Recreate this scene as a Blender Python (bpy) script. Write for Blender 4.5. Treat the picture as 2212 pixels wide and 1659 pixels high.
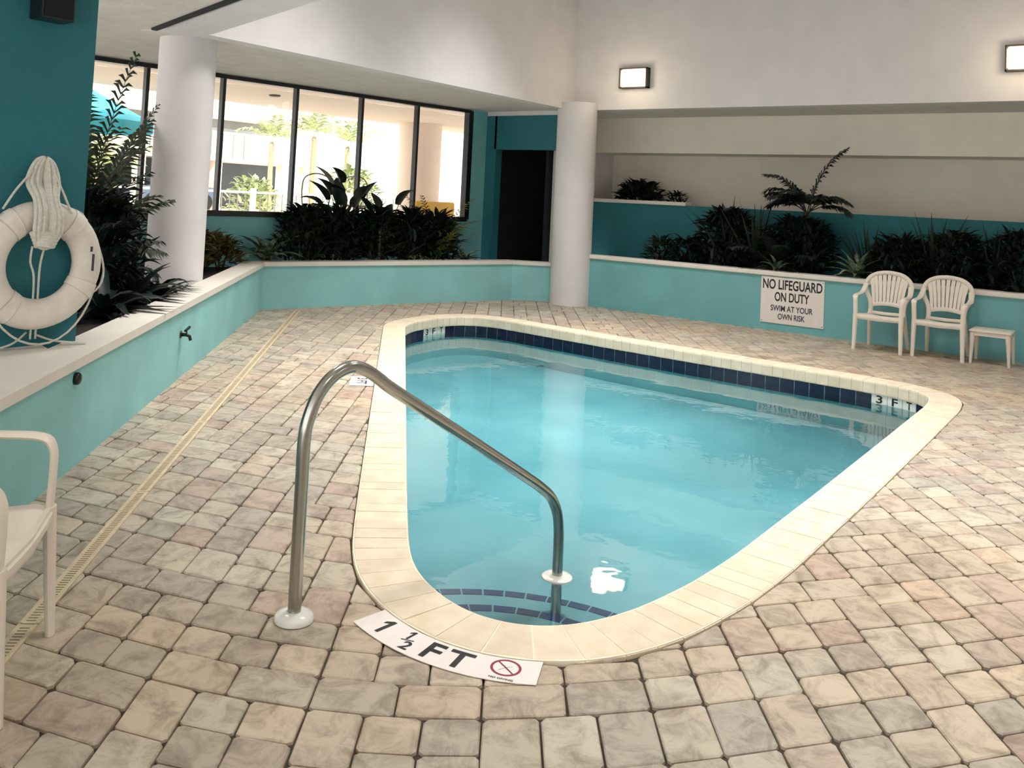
import bpy, bmesh, math, random
from mathutils import Vector, Matrix
from mathutils.geometry import tessellate_polygon

random.seed(7)
for o in list(bpy.data.objects):
    bpy.data.objects.remove(o)
SC = bpy.context.scene
COL = SC.collection

# ------------------------------------------------------------------ camera, sky, sun, exposure
IMG_W, IMG_H = 2212.0, 1659.0
F_PX, CX_PX, CY_PX = 1919.7, 1005.9, 336.9
CAM_H = 1.62
CAM_R = ((0.610, -0.791, 0.050), (0.066, -0.012, -0.998), (0.790, 0.612, 0.045))   # right, down, forward
cam_data = bpy.data.cameras.new('camera')
cam = bpy.data.objects.new('camera', cam_data)
COL.objects.link(cam)
fwd = Vector(CAM_R[2]).normalized()
rgt = Vector(CAM_R[0]); rgt = (rgt - fwd * rgt.dot(fwd)).normalized()
upv = rgt.cross(fwd)
m = Matrix.Identity(4)
for i in range(3):
    m[i][0] = rgt[i]; m[i][1] = upv[i]; m[i][2] = -fwd[i]
m[2][3] = CAM_H
cam.matrix_world = m
cam_data.sensor_width = 36.0
cam_data.lens = F_PX / IMG_W * 36.0
cam_data.shift_x = (IMG_W / 2 - CX_PX) / IMG_W
cam_data.shift_y = (CY_PX - IMG_H / 2) / IMG_W
cam_data.clip_end = 300
SC.camera = cam

world = bpy.data.worlds.new('world')
SC.world = world
world.use_nodes = True
wbg = world.node_tree.nodes['Background']
wbg.inputs[0].default_value = (1.0, 0.97, 0.955, 1)
wbg.inputs[1].default_value = 2.4

sun_data = bpy.data.lights.new('sun', 'SUN')
sun_data.energy = 9.0
sun_data.angle = 0.03
sun_data.color = (1, 0.94, 0.85)
sun = bpy.data.objects.new('sun', sun_data)
COL.objects.link(sun)
sun.rotation_euler = (math.radians(48), math.radians(0), math.radians(-25))
sun.location = (10, -5, 20)

SC.view_settings.view_transform = 'Standard'
SC.view_settings.look = 'None'
SC.view_settings.gamma = 1
SC.view_settings.use_curve_mapping = False
SC.view_settings.exposure = 0.08

LAMP_W = 62.0          # each fill panel added above the pool hall
SOFFIT_W = 12.0        # each fill light added under the low soffit
SCONCE = 3.5           # glow of the wall lamps


# ------------------------------------------------------------------ materials
def lin(c):
    return tuple(((v / 255.0) / 12.92 if v / 255.0 <= 0.04045 else ((v / 255.0 + 0.055) / 1.055) ** 2.4) for v in c[:3]) + (1.0,)


def nodes_of(name):
    mt = bpy.data.materials.new(name)
    mt.use_nodes = True
    nt = mt.node_tree
    return mt, nt, nt.nodes['Principled BSDF']


def mat(name, rgb, rough=0.6, metal=0.0, var=0.08, scale=6.0, bump=0.0, bscale=60.0, rgb2=None, island=0.0, spec=0.5):
    """procedural: two tones mixed by noise, optional fine relief, optional random tone per piece"""
    mt, nt, b = nodes_of(name)
    N, L = nt.nodes, nt.links
    c1 = lin(rgb)
    if rgb2 is None:
        c2 = tuple(max(0, v * (1 - 2.2 * var)) for v in c1[:3]) + (1,)
    else:
        c2 = lin(rgb2)
    tc = N.new('ShaderNodeNewGeometry')
    nz = N.new('ShaderNodeTexNoise')
    nz.inputs['Scale'].default_value = scale
    nz.inputs['Detail'].default_value = 5
    L.new(tc.outputs['Position'], nz.inputs['Vector'])
    rp = N.new('ShaderNodeValToRGB')
    rp.color_ramp.elements[0].position = 0.35
    rp.color_ramp.elements[1].position = 0.68
    rp.color_ramp.elements[0].color = c2
    rp.color_ramp.elements[1].color = c1
    L.new(nz.outputs['Fac'], rp.inputs['Fac'])
    out = rp.outputs['Color']
    if island > 0:
        hs = N.new('ShaderNodeHueSaturation')
        mr = N.new('ShaderNodeMapRange')
        mr.inputs['To Min'].default_value = 1 - island
        mr.inputs['To Max'].default_value = 1 + island
        oi = N.new('ShaderNodeObjectInfo')
        ad = N.new('ShaderNodeMath'); ad.operation = 'ADD'; fc = N.new('ShaderNodeMath'); fc.operation = 'FRACT'
        L.new(tc.outputs['Random Per Island'], ad.inputs[0]); L.new(oi.outputs['Random'], ad.inputs[1]); L.new(ad.outputs[0], fc.inputs[0])
        L.new(fc.outputs[0], mr.inputs['Value'])
        L.new(mr.outputs['Result'], hs.inputs['Value'])
        L.new(out, hs.inputs['Color'])
        out = hs.outputs['Color']
    L.new(out, b.inputs['Base Color'])
    b.inputs['Roughness'].default_value = rough
    b.inputs['Metallic'].default_value = metal
    b.inputs['Specular IOR Level'].default_value = spec
    if bump > 0:
        n2 = N.new('ShaderNodeTexNoise')
        n2.inputs['Scale'].default_value = bscale
        n2.inputs['Detail'].default_value = 4
        L.new(tc.outputs['Position'], n2.inputs['Vector'])
        bp = N.new('ShaderNodeBump')
        bp.inputs['Strength'].default_value = bump
        bp.inputs['Distance'].default_value = 0.01
        L.new(n2.outputs['Fac'], bp.inputs['Height'])
        L.new(bp.outputs['Normal'], b.inputs['Normal'])
    return mt


def paver_mat():
    mt, nt, b = nodes_of('tumbled_paver')
    N, L = nt.nodes, nt.links
    g = N.new('ShaderNodeNewGeometry')
    r1 = N.new('ShaderNodeValToRGB')
    el = r1.color_ramp.elements
    el[0].position = 0; el[0].color = lin((176, 166, 152))
    el[1].position = 1; el[1].color = lin((194, 184, 168))
    for p, c in ((0.15, (194, 186, 170)), (0.3, (168, 158, 145)), (0.45, (198, 185, 165)), (0.6, (180, 160, 147)), (0.75, (172, 165, 153)), (0.88, (186, 172, 154))):
        e = el.new(p); e.color = lin(c)
    oi = N.new('ShaderNodeObjectInfo')
    ad = N.new('ShaderNodeMath'); ad.operation = 'ADD'; fc = N.new('ShaderNodeMath'); fc.operation = 'FRACT'
    L.new(g.outputs['Random Per Island'], ad.inputs[0]); L.new(oi.outputs['Random'], ad.inputs[1]); L.new(ad.outputs[0], fc.inputs[0])
    L.new(fc.outputs[0], r1.inputs['Fac'])
    nz = N.new('ShaderNodeTexNoise')
    nz.inputs['Scale'].default_value = 8; nz.inputs['Detail'].default_value = 7; nz.inputs['Roughness'].default_value = 0.72; nz.inputs['Distortion'].default_value = 0.8
    L.new(g.outputs['Position'], nz.inputs['Vector'])
    r2 = N.new('ShaderNodeValToRGB')
    r2.color_ramp.elements[0].position = 0.34; r2.color_ramp.elements[0].color = (0.40, 0.36, 0.33, 1)
    r2.color_ramp.elements[1].position = 0.56; r2.color_ramp.elements[1].color = (1, 1, 1, 1)
    L.new(nz.outputs['Fac'], r2.inputs['Fac'])
    mx = N.new('ShaderNodeMix'); mx.data_type = 'RGBA'; mx.blend_type = 'MULTIPLY'
    mx.inputs[0].default_value = 0.75
    L.new(r1.outputs['Color'], mx.inputs[6]); L.new(r2.outputs['Color'], mx.inputs[7])
    # broad noise patches shifted to a slightly warmer, pinker tone
    nl = N.new('ShaderNodeTexNoise'); nl.inputs['Scale'].default_value = 0.35; nl.inputs['Detail'].default_value = 1
    L.new(g.outputs['Position'], nl.inputs['Vector'])
    r3 = N.new('ShaderNodeValToRGB')
    r3.color_ramp.elements[0].position = 0.42; r3.color_ramp.elements[0].color = (0.98, 1.0, 0.98, 1)
    r3.color_ramp.elements[1].position = 0.6; r3.color_ramp.elements[1].color = (1.0, 0.93, 0.84, 1)
    L.new(nl.outputs['Fac'], r3.inputs['Fac'])
    m2 = N.new('ShaderNodeMix'); m2.data_type = 'RGBA'; m2.blend_type = 'MULTIPLY'; m2.inputs[0].default_value = 1
    L.new(mx.outputs[2], m2.inputs[6]); L.new(r3.outputs['Color'], m2.inputs[7])
    L.new(m2.outputs[2], b.inputs['Base Color'])
    b.inputs['Roughness'].default_value = 0.62
    n2 = N.new('ShaderNodeTexNoise'); n2.inputs['Scale'].default_value = 55; n2.inputs['Detail'].default_value = 4
    L.new(g.outputs['Position'], n2.inputs['Vector'])
    bp = N.new('ShaderNodeBump'); bp.inputs['Strength'].default_value = 0.35; bp.inputs['Distance'].default_value = 0.006
    L.new(n2.outputs['Fac'], bp.inputs['Height']); L.new(bp.outputs['Normal'], b.inputs['Normal'])
    return mt


def water_mat():
    mt, nt, b = nodes_of('pool_water')
    N, L = nt.nodes, nt.links
    N.remove(b)
    tr = N.new('ShaderNodeBsdfTransparent'); tr.inputs[0].default_value = (0.76, 0.93, 0.95, 1)
    gl = N.new('ShaderNodeBsdfGlossy'); gl.inputs['Roughness'].default_value = 0.03
    fr = N.new('ShaderNodeFresnel'); fr.inputs['IOR'].default_value = 2.2
    g = N.new('ShaderNodeNewGeometry')
    mp = N.new('ShaderNodeMapping'); mp.inputs['Scale'].default_value = (1.0, 1.0, 1.0)
    L.new(g.outputs['Position'], mp.inputs['Vector'])
    nz = N.new('ShaderNodeTexNoise'); nz.inputs['Scale'].default_value = 2.6; nz.inputs['Detail'].default_value = 3
    L.new(mp.outputs['Vector'], nz.inputs['Vector'])
    bp = N.new('ShaderNodeBump'); bp.inputs['Strength'].default_value = 0.04; bp.inputs['Distance'].default_value = 0.08
    L.new(nz.outputs['Fac'], bp.inputs['Height'])
    L.new(bp.outputs['Normal'], gl.inputs['Normal']); L.new(bp.outputs['Normal'], fr.inputs['Normal'])
    mx = N.new('ShaderNodeMixShader')
    L.new(fr.outputs['Fac'], mx.inputs['Fac']); L.new(tr.outputs[0], mx.inputs[1]); L.new(gl.outputs[0], mx.inputs[2])
    L.new(mx.outputs[0], N['Material Output'].inputs['Surface'])
    return mt


def glass_mat():
    mt, nt, b = nodes_of('window_glass')
    N, L = nt.nodes, nt.links
    N.remove(b)
    tr = N.new('ShaderNodeBsdfTransparent'); tr.inputs[0].default_value = (0.95, 0.97, 0.96, 1)
    gl = N.new('ShaderNodeBsdfGlossy'); gl.inputs['Roughness'].default_value = 0.01
    fr = N.new('ShaderNodeFresnel'); fr.inputs['IOR'].default_value = 1.3
    mx = N.new('ShaderNodeMixShader')
    L.new(fr.outputs['Fac'], mx.inputs['Fac']); L.new(tr.outputs[0], mx.inputs[1]); L.new(gl.outputs[0], mx.inputs[2])
    L.new(mx.outputs[0], N['Material Output'].inputs['Surface'])
    return mt


def emit_mat(name, rgb, strength):
    mt, nt, b = nodes_of(name)
    b.inputs['Base Color'].default_value = lin(rgb)
    b.inputs['Emission Color'].default_value = lin(rgb)
    b.inputs['Emission Strength'].default_value = strength
    return mt


M = dict(
    cream=mat('cream_plaster', (244, 236, 222), 0.75, var=0.025, scale=3, bump=0.12, bscale=90),
    white=mat('white_plaster', (226, 221, 221), 0.75, var=0.025, scale=3, bump=0.12, bscale=90),
    soffit=mat('soffit_plaster', (220, 214, 206), 0.8, var=0.05, scale=5, bump=0.3, bscale=40),
    cap=mat('ledge_paint', (232, 226, 216), 0.55, var=0.03, scale=4, bump=0.1),
    teal=mat('teal_paint', (38, 114, 124), 0.7, var=0.05, scale=2.2, bump=0.12),
    mint=mat('aqua_planter_paint', (148, 210, 212), 0.65, var=0.06, scale=2.0, bump=0.15),
    aqua=mat('aqua_wall_paint', (118, 182, 186), 0.65, var=0.06, scale=2.0, bump=0.15),
    black=mat('black_aluminium', (16, 17, 22), 0.35, var=0.05),
    bronze=mat('bronze_housing', (74, 58, 44), 0.5, var=0.06),
    soil=mat('planter_soil', (44, 34, 28), 0.95, var=0.2, scale=20, bump=0.6, bscale=50),
    joint=mat('joint_sand', (76, 66, 54), 0.95, var=0.2, scale=20, bump=0.3),
    paver=paver_mat(),
    coping=mat('cream_coping', (226, 213, 190), 0.6, var=0.05, scale=9, bump=0.15, island=0.05, rgb2=(214, 199, 172)),
    steptile=mat('blue_step_tile', (22, 52, 116), 0.2, var=0.1, scale=14, island=0.2),
    navy=mat('navy_tile', (12, 20, 56), 0.18, var=0.1, scale=14, island=0.2),
    whitetile=mat('white_tile', (228, 228, 220), 0.2, var=0.03),
    plaster=mat('pool_plaster', (162, 204, 208), 0.7, var=0.05, scale=1.6, rgb2=(140, 188, 194)),
    water=water_mat(), glass=glass_mat(),
    steel=mat('brushed_steel', (176, 176, 170), 0.22, metal=1.0, var=0.03, scale=30),
    resin=mat('white_resin', (236, 226, 212), 0.38, var=0.02, scale=8),
    vinyl=mat('white_vinyl', (236, 228, 222), 0.45, var=0.02, scale=20),
    ink=mat('black_ink', (22, 24, 30), 0.5, var=0.05),
    greyink=mat('dark_grey_ink', (62, 60, 72), 0.5, var=0.05),
    red=mat('red_ink', (138, 36, 62), 0.5, var=0.05),
    ring=mat('ring_canvas', (232, 224, 214), 0.7, var=0.05, scale=14, bump=0.2, bscale=120),
    rope=mat('white_rope', (226, 224, 212), 0.8, var=0.08, scale=60, bump=0.5, bscale=300),
    drain=mat('tan_drain', (214, 198, 166), 0.6, var=0.08, scale=20),
    slot=mat('drain_slot', (150, 134, 106), 0.8, var=0.1),
    leaf=mat('dark_leaf', (32, 52, 30), 0.5, var=0.25, scale=9, island=0.3),  # green darkened to paint in the backlit shade
    leaf2=mat('deep_leaf', (24, 40, 34), 0.45, var=0.25, scale=9, island=0.3),  # darker green, backlit shade painted into the colour
    leaf3=mat('striped_leaf', (150, 168, 140), 0.45, var=0.3, scale=16, rgb2=(42, 66, 48), island=0.25),
    croton=mat('croton_leaf', (120, 104, 40), 0.45, var=0.3, scale=18, rgb2=(44, 50, 26), island=0.3),
    palm=mat('palm_leaf', (40, 58, 28), 0.5, var=0.2, scale=12, island=0.25),  # also darkened in colour for the backlight
    yellowpalm=mat('yellow_green_leaf', (110, 112, 36), 0.5, var=0.2, scale=12, island=0.25),
    palepalm=mat('pale_palm_leaf', (172, 184, 132), 0.6, var=0.15, scale=12, island=0.2),
    stem=mat('plant_stem', (96, 92, 74), 0.8, var=0.2, scale=15),
    dark=mat('dark_doorway', (20, 22, 28), 0.9, var=0.1),  # near-black; also paints in the shade of corridor and beam gap
    extwall=mat('outside_stucco', (240, 222, 208), 0.8, var=0.03, scale=2),
    extceil=mat('porch_ceiling_paint', (240, 222, 208), 0.8, var=0.03, scale=2),
    extgrey=mat('shaded_glazing', (120, 124, 122), 0.4, var=0.1, scale=1),  # plain grey of the facade band and battens
    extdark=mat('carport_dark', (62, 70, 76), 0.7, var=0.15, scale=1),
    deck=mat('outside_concrete', (240, 232, 220), 0.9, var=0.04, scale=2),
    trunk=mat('palm_trunk', (176, 150, 118), 0.9, var=0.15, scale=15),
    rail=mat('fence_metal', (120, 112, 96), 0.5, var=0.05),
    railw=mat('fence_white', (236, 226, 206), 0.6, var=0.03),
    yellow=mat('yellow_canvas', (206, 164, 60), 0.7, var=0.08),
    turq=mat('turquoise_canvas', (70, 186, 206), 0.7, var=0.08),
    carpaint=mat('blue_grey_car', (74, 88, 108), 0.25, var=0.05),
    sconce=emit_mat('lit_lens', (255, 236, 204), SCONCE),
    lampface=emit_mat('ceiling_lamp_face', (255, 244, 226), 3.0),  # glowing face of the added fill lights
)


# ------------------------------------------------------------------ helpers
def link(name, me, m_, parent=None, smooth=False):
    o = bpy.data.objects.new(name, me)
    COL.objects.link(o)
    if m_ is not None and len(me.materials) == 0:
        me.materials.append(M[m_] if isinstance(m_, str) else m_)
    if smooth:
        for p in me.polygons:
            p.use_smooth = True
    if parent is not None:
        o.parent = parent
    return o


def pyd(name, v, f, m_, parent=None, smooth=False):
    me = bpy.data.meshes.new(name)
    me.from_pydata([tuple(p) for p in v], [], f)
    me.update()
    return link(name, me, m_, parent, smooth)


def tag(o, label=None, cat=None, group=None, kind=None):
    if label: o['label'] = label
    if cat: o['category'] = cat
    if group: o['group'] = group
    if kind: o['kind'] = kind
    return o


def thing(name, label, cat, loc=(0, 0, 0), rz=0.0, group=None):
    o = bpy.data.objects.new(name, None)
    COL.objects.link(o)
    o.empty_display_size = 0.1
    o.location = loc
    o.rotation_euler = (0, 0, rz)
    return tag(o, label, cat, group)


def struct(o, label=None):
    o['kind'] = 'structure'
    if label: o['label'] = label
    return o


class MB:
    """collects shapes and links them as one mesh"""
    def __init__(s):
        s.v = []; s.f = []

    def add(s, v, f):
        k = len(s.v)
        s.v += [tuple(p) for p in v]
        s.f += [tuple(i + k for i in q) for q in f]
        return s

    def box(s, c, d, rz=0.0, bev=0.0):
        x, y, z = d[0] / 2, d[1] / 2, d[2] / 2
        ca, sa = math.cos(rz), math.sin(rz)
        if bev <= 0:
            P = [(-x, -y, -z), (x, -y, -z), (x, y, -z), (-x, y, -z), (-x, -y, z), (x, -y, z), (x, y, z), (-x, y, z)]
            F = [(3, 2, 1, 0), (4, 5, 6, 7), (0, 1, 5, 4), (1, 2, 6, 5), (2, 3, 7, 6), (3, 0, 4, 7)]
        else:
            bm = bmesh.new()
            bmesh.ops.create_cube(bm, size=1)
            bmesh.ops.scale(bm, vec=(d[0], d[1], d[2]), verts=bm.verts)
            bmesh.ops.bevel(bm, geom=list(bm.edges), offset=bev, segments=2, profile=0.5, affect='EDGES')
            bm.verts.index_update()
            P = [tuple(q.co) for q in bm.verts]
            F = [tuple(q.index for q in fc.verts) for fc in bm.faces]
            bm.free()
        P = [(c[0] + p[0] * ca - p[1] * sa, c[1] + p[0] * sa + p[1] * ca, c[2] + p[2]) for p in P]
        return s.add(P, F)

    def prism(s, poly, z0, z1):
        n = len(poly)
        zz0 = z0 if callable(z0) else (lambda p: z0)
        zz1 = z1 if callable(z1) else (lambda p: z1)
        tri = tessellate_polygon([[Vector((p[0], p[1], 0)) for p in poly]])
        V = [(p[0], p[1], zz0(p)) for p in poly] + [(p[0], p[1], zz1(p)) for p in poly]
        F = []
        for t in tri:
            a, b, c = t
            ar = (poly[b][0] - poly[a][0]) * (poly[c][1] - poly[a][1]) - (poly[b][1] - poly[a][1]) * (poly[c][0] - poly[a][0])
            if ar < 0: a, c = c, a
            F.append((c, b, a)); F.append((a + n, b + n, c + n))
        area = sum(poly[i][0] * poly[(i + 1) % n][1] - poly[(i + 1) % n][0] * poly[i][1] for i in range(n))
        for i in range(n):
            j = (i + 1) % n
            F.append((i, j, j + n, i + n) if area > 0 else (j, i, i + n, j + n))
        return s.add(V, F)

    def tube(s, pts, r, seg=10, ref=None, ry=None, cap=True, square=False):
        """sweep; r and ry may be numbers or lists"""
        pts = [Vector(p) for p in pts]
        n = len(pts)
        ring = []
        rr = r if isinstance(r, (list, tuple)) else [r] * n
        rb = rr if ry is None else (ry if isinstance(ry, (list, tuple)) else [ry] * n)
        prev = None
        for i in range(n):
            t = (pts[min(i + 1, n - 1)] - pts[max(i - 1, 0)])
            t = t.normalized() if t.length > 1e-9 else Vector((0, 0, 1))
            if ref is not None:
                a = Vector(ref)
            else:
                a = prev if prev is not None else (Vector((0, 0, 1)) if abs(t.z) < 0.9 else Vector((1, 0, 0)))
            a = a - t * a.dot(t)
            if a.length < 1e-5:
                a = t.orthogonal()
            a.normalize()
            prev = a
            b = t.cross(a)
            for k in range(seg):
                th = 2 * math.pi * (k + (0.5 if square else 0)) / seg
                q = 1.4142 if square else 1.0
                ring.append(pts[i] + a * (math.cos(th) * rr[i] * q) + b * (math.sin(th) * rb[i] * q))
        F = []
        for i in range(n - 1):
            for k in range(seg):
                k2 = (k + 1) % seg
                F.append((i * seg + k, i * seg + k2, (i + 1) * seg + k2, (i + 1) * seg + k))
        if cap:
            F.append(tuple(reversed(range(seg))))
            F.append(tuple((n - 1) * seg + k for k in range(seg)))
        return s.add(ring, F)

    def lathe(s, prof, c=(0, 0, 0), seg=32):
        V = []
        for r_, z_ in prof:
            for k in range(seg):
                th = 2 * math.pi * k / seg
                V.append((c[0] + r_ * math.cos(th), c[1] + r_ * math.sin(th), c[2] + z_))
        F = []
        for i in range(len(prof) - 1):
            for k in range(seg):
                k2 = (k + 1) % seg
                F.append((i * seg + k, i * seg + k2, (i + 1) * seg + k2, (i + 1) * seg + k))
        F.append(tuple(reversed(range(seg))))
        F.append(tuple((len(prof) - 1) * seg + k for k in range(seg)))
        return s.add(V, F)

    def build(s, name, m_, parent=None, smooth=False):
        return pyd(name, s.v, s.f, m_, parent, smooth)


def smooth_by_angle(o, deg=40):
    me = o.data
    for p in me.polygons: p.use_smooth = True
    try:
        bm = bmesh.new(); bm.from_mesh(me)
        for e in bm.edges:
            if len(e.link_faces) == 2 and e.calc_face_angle(0) > math.radians(deg): e.smooth = False
        bm.to_mesh(me); bm.free()
    except Exception:
        pass
    return o


def catmull(pts, n=8, closed=False):
    P = [Vector(p) for p in pts]
    out = []
    N_ = len(P)
    rng = N_ if closed else N_ - 1
    for i in range(rng):
        p0 = P[(i - 1) % N_] if closed or i > 0 else P[0]
        p1 = P[i]; p2 = P[(i + 1) % N_]
        p3 = P[(i + 2) % N_] if closed or i + 2 < N_ else P[-1]
        for k in range(n):
            t = k / n
            out.append(0.5 * ((2 * p1) + (-p0 + p2) * t + (2 * p0 - 5 * p1 + 4 * p2 - p3) * t * t + (-p0 + 3 * p1 - 3 * p2 + p3) * t ** 3))
    if not closed:
        out.append(P[-1])
    return out


def text_mesh(s_, width=None, height=None, extrude=0.0008):
    """flat lettering in the xy plane, centred on the origin, scaled to the given size"""
    cu = bpy.data.curves.new('lettering', 'FONT')
    cu.body = s_
    cu.align_x = 'CENTER'; cu.align_y = 'CENTER'
    cu.extrude = 0.0
    cu.offset = 0.022
    to = bpy.data.objects.new('lettering_tmp', cu)
    COL.objects.link(to)
    bpy.context.view_layer.update()
    dg = bpy.context.evaluated_depsgraph_get()
    me = bpy.data.meshes.new_from_object(to.evaluated_get(dg))
    bpy.data.objects.remove(to)
    xs = [v.co.x for v in me.vertices]; ys = [v.co.y for v in me.vertices]
    w, h = max(xs) - min(xs), max(ys) - min(ys)
    cx, cy = (max(xs) + min(xs)) / 2, (max(ys) + min(ys)) / 2
    sx = (width / w) if width else None
    sy = (height / h) if height else sx
    if sx is None: sx = sy
    for v in me.vertices:
        v.co.x = (v.co.x - cx) * sx; v.co.y = (v.co.y - cy) * sy; v.co.z = 0
    me.materials.clear()
    return me


def place_flat(o, origin, xdir, ydir):
    x = Vector(xdir).normalized(); y = Vector(ydir).normalized(); z = x.cross(y)
    mm = Matrix.Identity(4)
    for i in range(3):
        mm[i][0] = x[i]; mm[i][1] = y[i]; mm[i][2] = z[i]; mm[i][3] = origin[i]
    o.matrix_basis = mm
    return o


def inside(p, poly):
    r_ = False
    n = len(poly)
    j = n - 1
    for i in range(n):
        a, b = poly[i], poly[j]
        if (a[1] > p[1]) != (b[1] > p[1]) and p[0] < (b[0] - a[0]) * (p[1] - a[1]) / (b[1] - a[1]) + a[0]:
            r_ = not r_
        j = i
    return r_


def project(p):
    d = Vector(p) - Vector((0, 0, CAM_H))
    z = d.dot(fwd)
    if z < 0.05: return None
    return (CX_PX + F_PX * d.dot(rgt) / z, CY_PX - F_PX * d.dot(upv) / z, z)


# ------------------------------------------------------------------ plan of the place (metres; X to the far right, Y to the far left)
U = Vector((0.744, 0.668, 0)); NL = Vector((-0.668, 0.744, 0))      # along / behind the left planter wall
PB = Vector((7.70, 9.24, 0))
PA = PB - U * 10.4
PC = Vector((11.85, 8.12, 0)); PD = Vector((12.28, 7.5, 0))
SOFF = 3.08
W0 = Vector((7.16, 9.80, 0)); WD = Vector((0.990, -0.1408, 0)).normalized(); WN = Vector((-WD.y, WD.x, 0))   # window wall, WN points outside
XR = 12.3            # front of the right planter
POOL_CTRL = [(8.25, 7.19), (6.9, 5.99), (5.2, 4.48), (3.8, 3.235), (3.36, 2.84), (3.15, 2.645), (3.0, 2.47), (2.9, 2.27), (2.86, 2.09),
             (2.885, 1.93), (2.97, 1.80), (3.11, 1.70), (3.35, 1.615), (3.74, 1.555), (4.2, 1.53), (5.5, 1.525), (7.0, 1.53), (8.7, 1.54),
             (9.1, 1.58), (9.3, 1.71), (9.42, 1.95), (9.48, 2.4), (9.52, 3.7), (9.58, 5.0), (9.68, 6.2), (9.74, 6.85), (9.66, 7.15), (9.45, 7.33),
             (9.15, 7.39), (8.6, 7.33)]


def chaikin(P, it=2):
    for _ in range(it):
        Q = []
        for i in range(len(P)):
            a, b = P[i], P[(i + 1) % len(P)]
            L_ = math.hypot(b[0] - a[0], b[1] - a[1])
            t = min(0.25, 0.07 / L_)
            Q.append((a[0] + (b[0] - a[0]) * t, a[1] + (b[1] - a[1]) * t))
            Q.append((b[0] - (b[0] - a[0]) * t, b[1] - (b[1] - a[1]) * t))
        P = Q
    return P


def resample(P, step):
    segs = [(P[i], P[(i + 1) % len(P)]) for i in range(len(P))]
    total = sum(math.dist(a, b) for a, b in segs)
    n = round(total / step)
    out = []; acc = 0; k = 0; st = total / n; nextd = 0
    for a, b in segs:
        L_ = math.dist(a, b)
        while nextd <= acc + L_ + 1e-9 and len(out) < n:
            t = (nextd - acc) / L_ if L_ > 0 else 0
            out.append((a[0] + (b[0] - a[0]) * t, a[1] + (b[1] - a[1]) * t))
            nextd += st
        acc += L_
    return out


POOL = resample(chaikin(POOL_CTRL), 0.04)            # goes round with the water on the left hand (counter-clockwise)


def offset_loop(P, d):
    """positive = away from the water"""
    out = []
    n = len(P)
    for i in range(n):
        a, b = P[i - 3], P[(i + 3) % n]
        t = Vector((b[0] - a[0], b[1] - a[1])).normalized()
        nn = Vector((t.y, -t.x))
        out.append((P[i][0] + nn.x * d, P[i][1] + nn.y * d))
    return out


_ar = sum(POOL[i][0] * POOL[(i + 1) % len(POOL)][1] - POOL[(i + 1) % len(POOL)][0] * POOL[i][1] for i in range(len(POOL)))
if _ar < 0: POOL.reverse()
COPE_W = 0.265
POOL_OUT = offset_loop(POOL, COPE_W)
POOL_WALL = offset_loop(POOL, 0.03)
WATER_Z = -0.20

# ------------------------------------------------------------------ floor with its pavers
FLOOR_POLY = [(-3.0, -4.0), (XR + 0.1, -4.0), (XR + 0.1, 7.5), (PC.x, PC.y + 0.1), (PB.x, PB.y + 0.15), (PA.x - 0.1, PA.y + 0.1), (-3.0, 1.0)]
hole = offset_loop(POOL, 0.12)
loops = [[Vector((p[0], p[1], 0)) for p in FLOOR_POLY], [Vector((p[0], p[1], 0)) for p in hole]]
tri = tessellate_polygon(loops)
allp = FLOOR_POLY + hole
V = [(p[0], p[1], -0.014) for p in allp]
F = []
for a, b, c in tri:
    ar = (allp[b][0] - allp[a][0]) * (allp[c][1] - allp[a][1]) - (allp[b][1] - allp[a][1]) * (allp[c][0] - allp[a][0])
    F.append((a, b, c) if ar > 0 else (a, c, b))
floor = struct(pyd('floor', V, F, 'joint'), 'tumbled beige paver deck around the swimming pool')

LA = Vector((math.sin(math.radians(55)), math.cos(math.radians(55))))      # courses run along LA
TA = Vector((math.sin(math.radians(145)), math.cos(math.radians(145))))


def bend(b):
    return 0.36 * 0.8 * math.log(math.cosh((b + 0.35) / 0.8))


def lat(a, b):
    a2 = a + bend(b)
    return Vector((LA.x * a2 + TA.x * b, LA.y * a2 + TA.y * b))


UN = 0.091
cells = []           # (a0, a1, b0, b1)
rnd = random.Random(11)
nb = 6
b_i = -84
while b_i < 84:
    a_i = -40 + rnd.choice((0, 1, 2, 3))
    while a_i < 170:
        k = rnd.random()
        if k < 0.22:                       # a row of three squares
            for q in range(3): cells.append((a_i, a_i + 2, b_i + 2 * q, b_i + 2 * q + 2))
            a_i += 2
        elif k < 0.5:                      # two wide ones
            for q in range(2): cells.append((a_i, a_i + 2, b_i + 3 * q, b_i + 3 * q + 3))
            a_i += 2
        elif k < 0.62:                     # three long ones
            for q in range(3): cells.append((a_i, a_i + 3, b_i + 2 * q, b_i + 2 * q + 2))
            a_i += 3
        else:                              # a column of long ones beside rows of squares
            s_ = rnd.random() < 0.5
            c0 = b_i if s_ else b_i + 4
            r0 = b_i + 2 if s_ else b_i
            cells.append((a_i, a_i + 3, c0, c0 + 2)); cells.append((a_i + 3, a_i + 6, c0, c0 + 2))
            for q in range(3):
                cells.append((a_i + 2 * q, a_i + 2 * q + 2, r0, r0 + 2)); cells.append((a_i + 2 * q, a_i + 2 * q + 2, r0 + 2, r0 + 4))
            a_i += 6
    b_i += nb


def clip_half(poly, p0, nn):
    """keep the side where (p-p0).nn >= 0"""
    out = []
    for i in range(len(poly)):
        a, b = poly[i], poly[(i + 1) % len(poly)]
        da = (a - p0).dot(nn); db = (b - p0).dot(nn)
        if da >= 0: out.append(a)
        if da * db < 0: out.append(a + (b - a) * (da / (da - db)))
    return out


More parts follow.
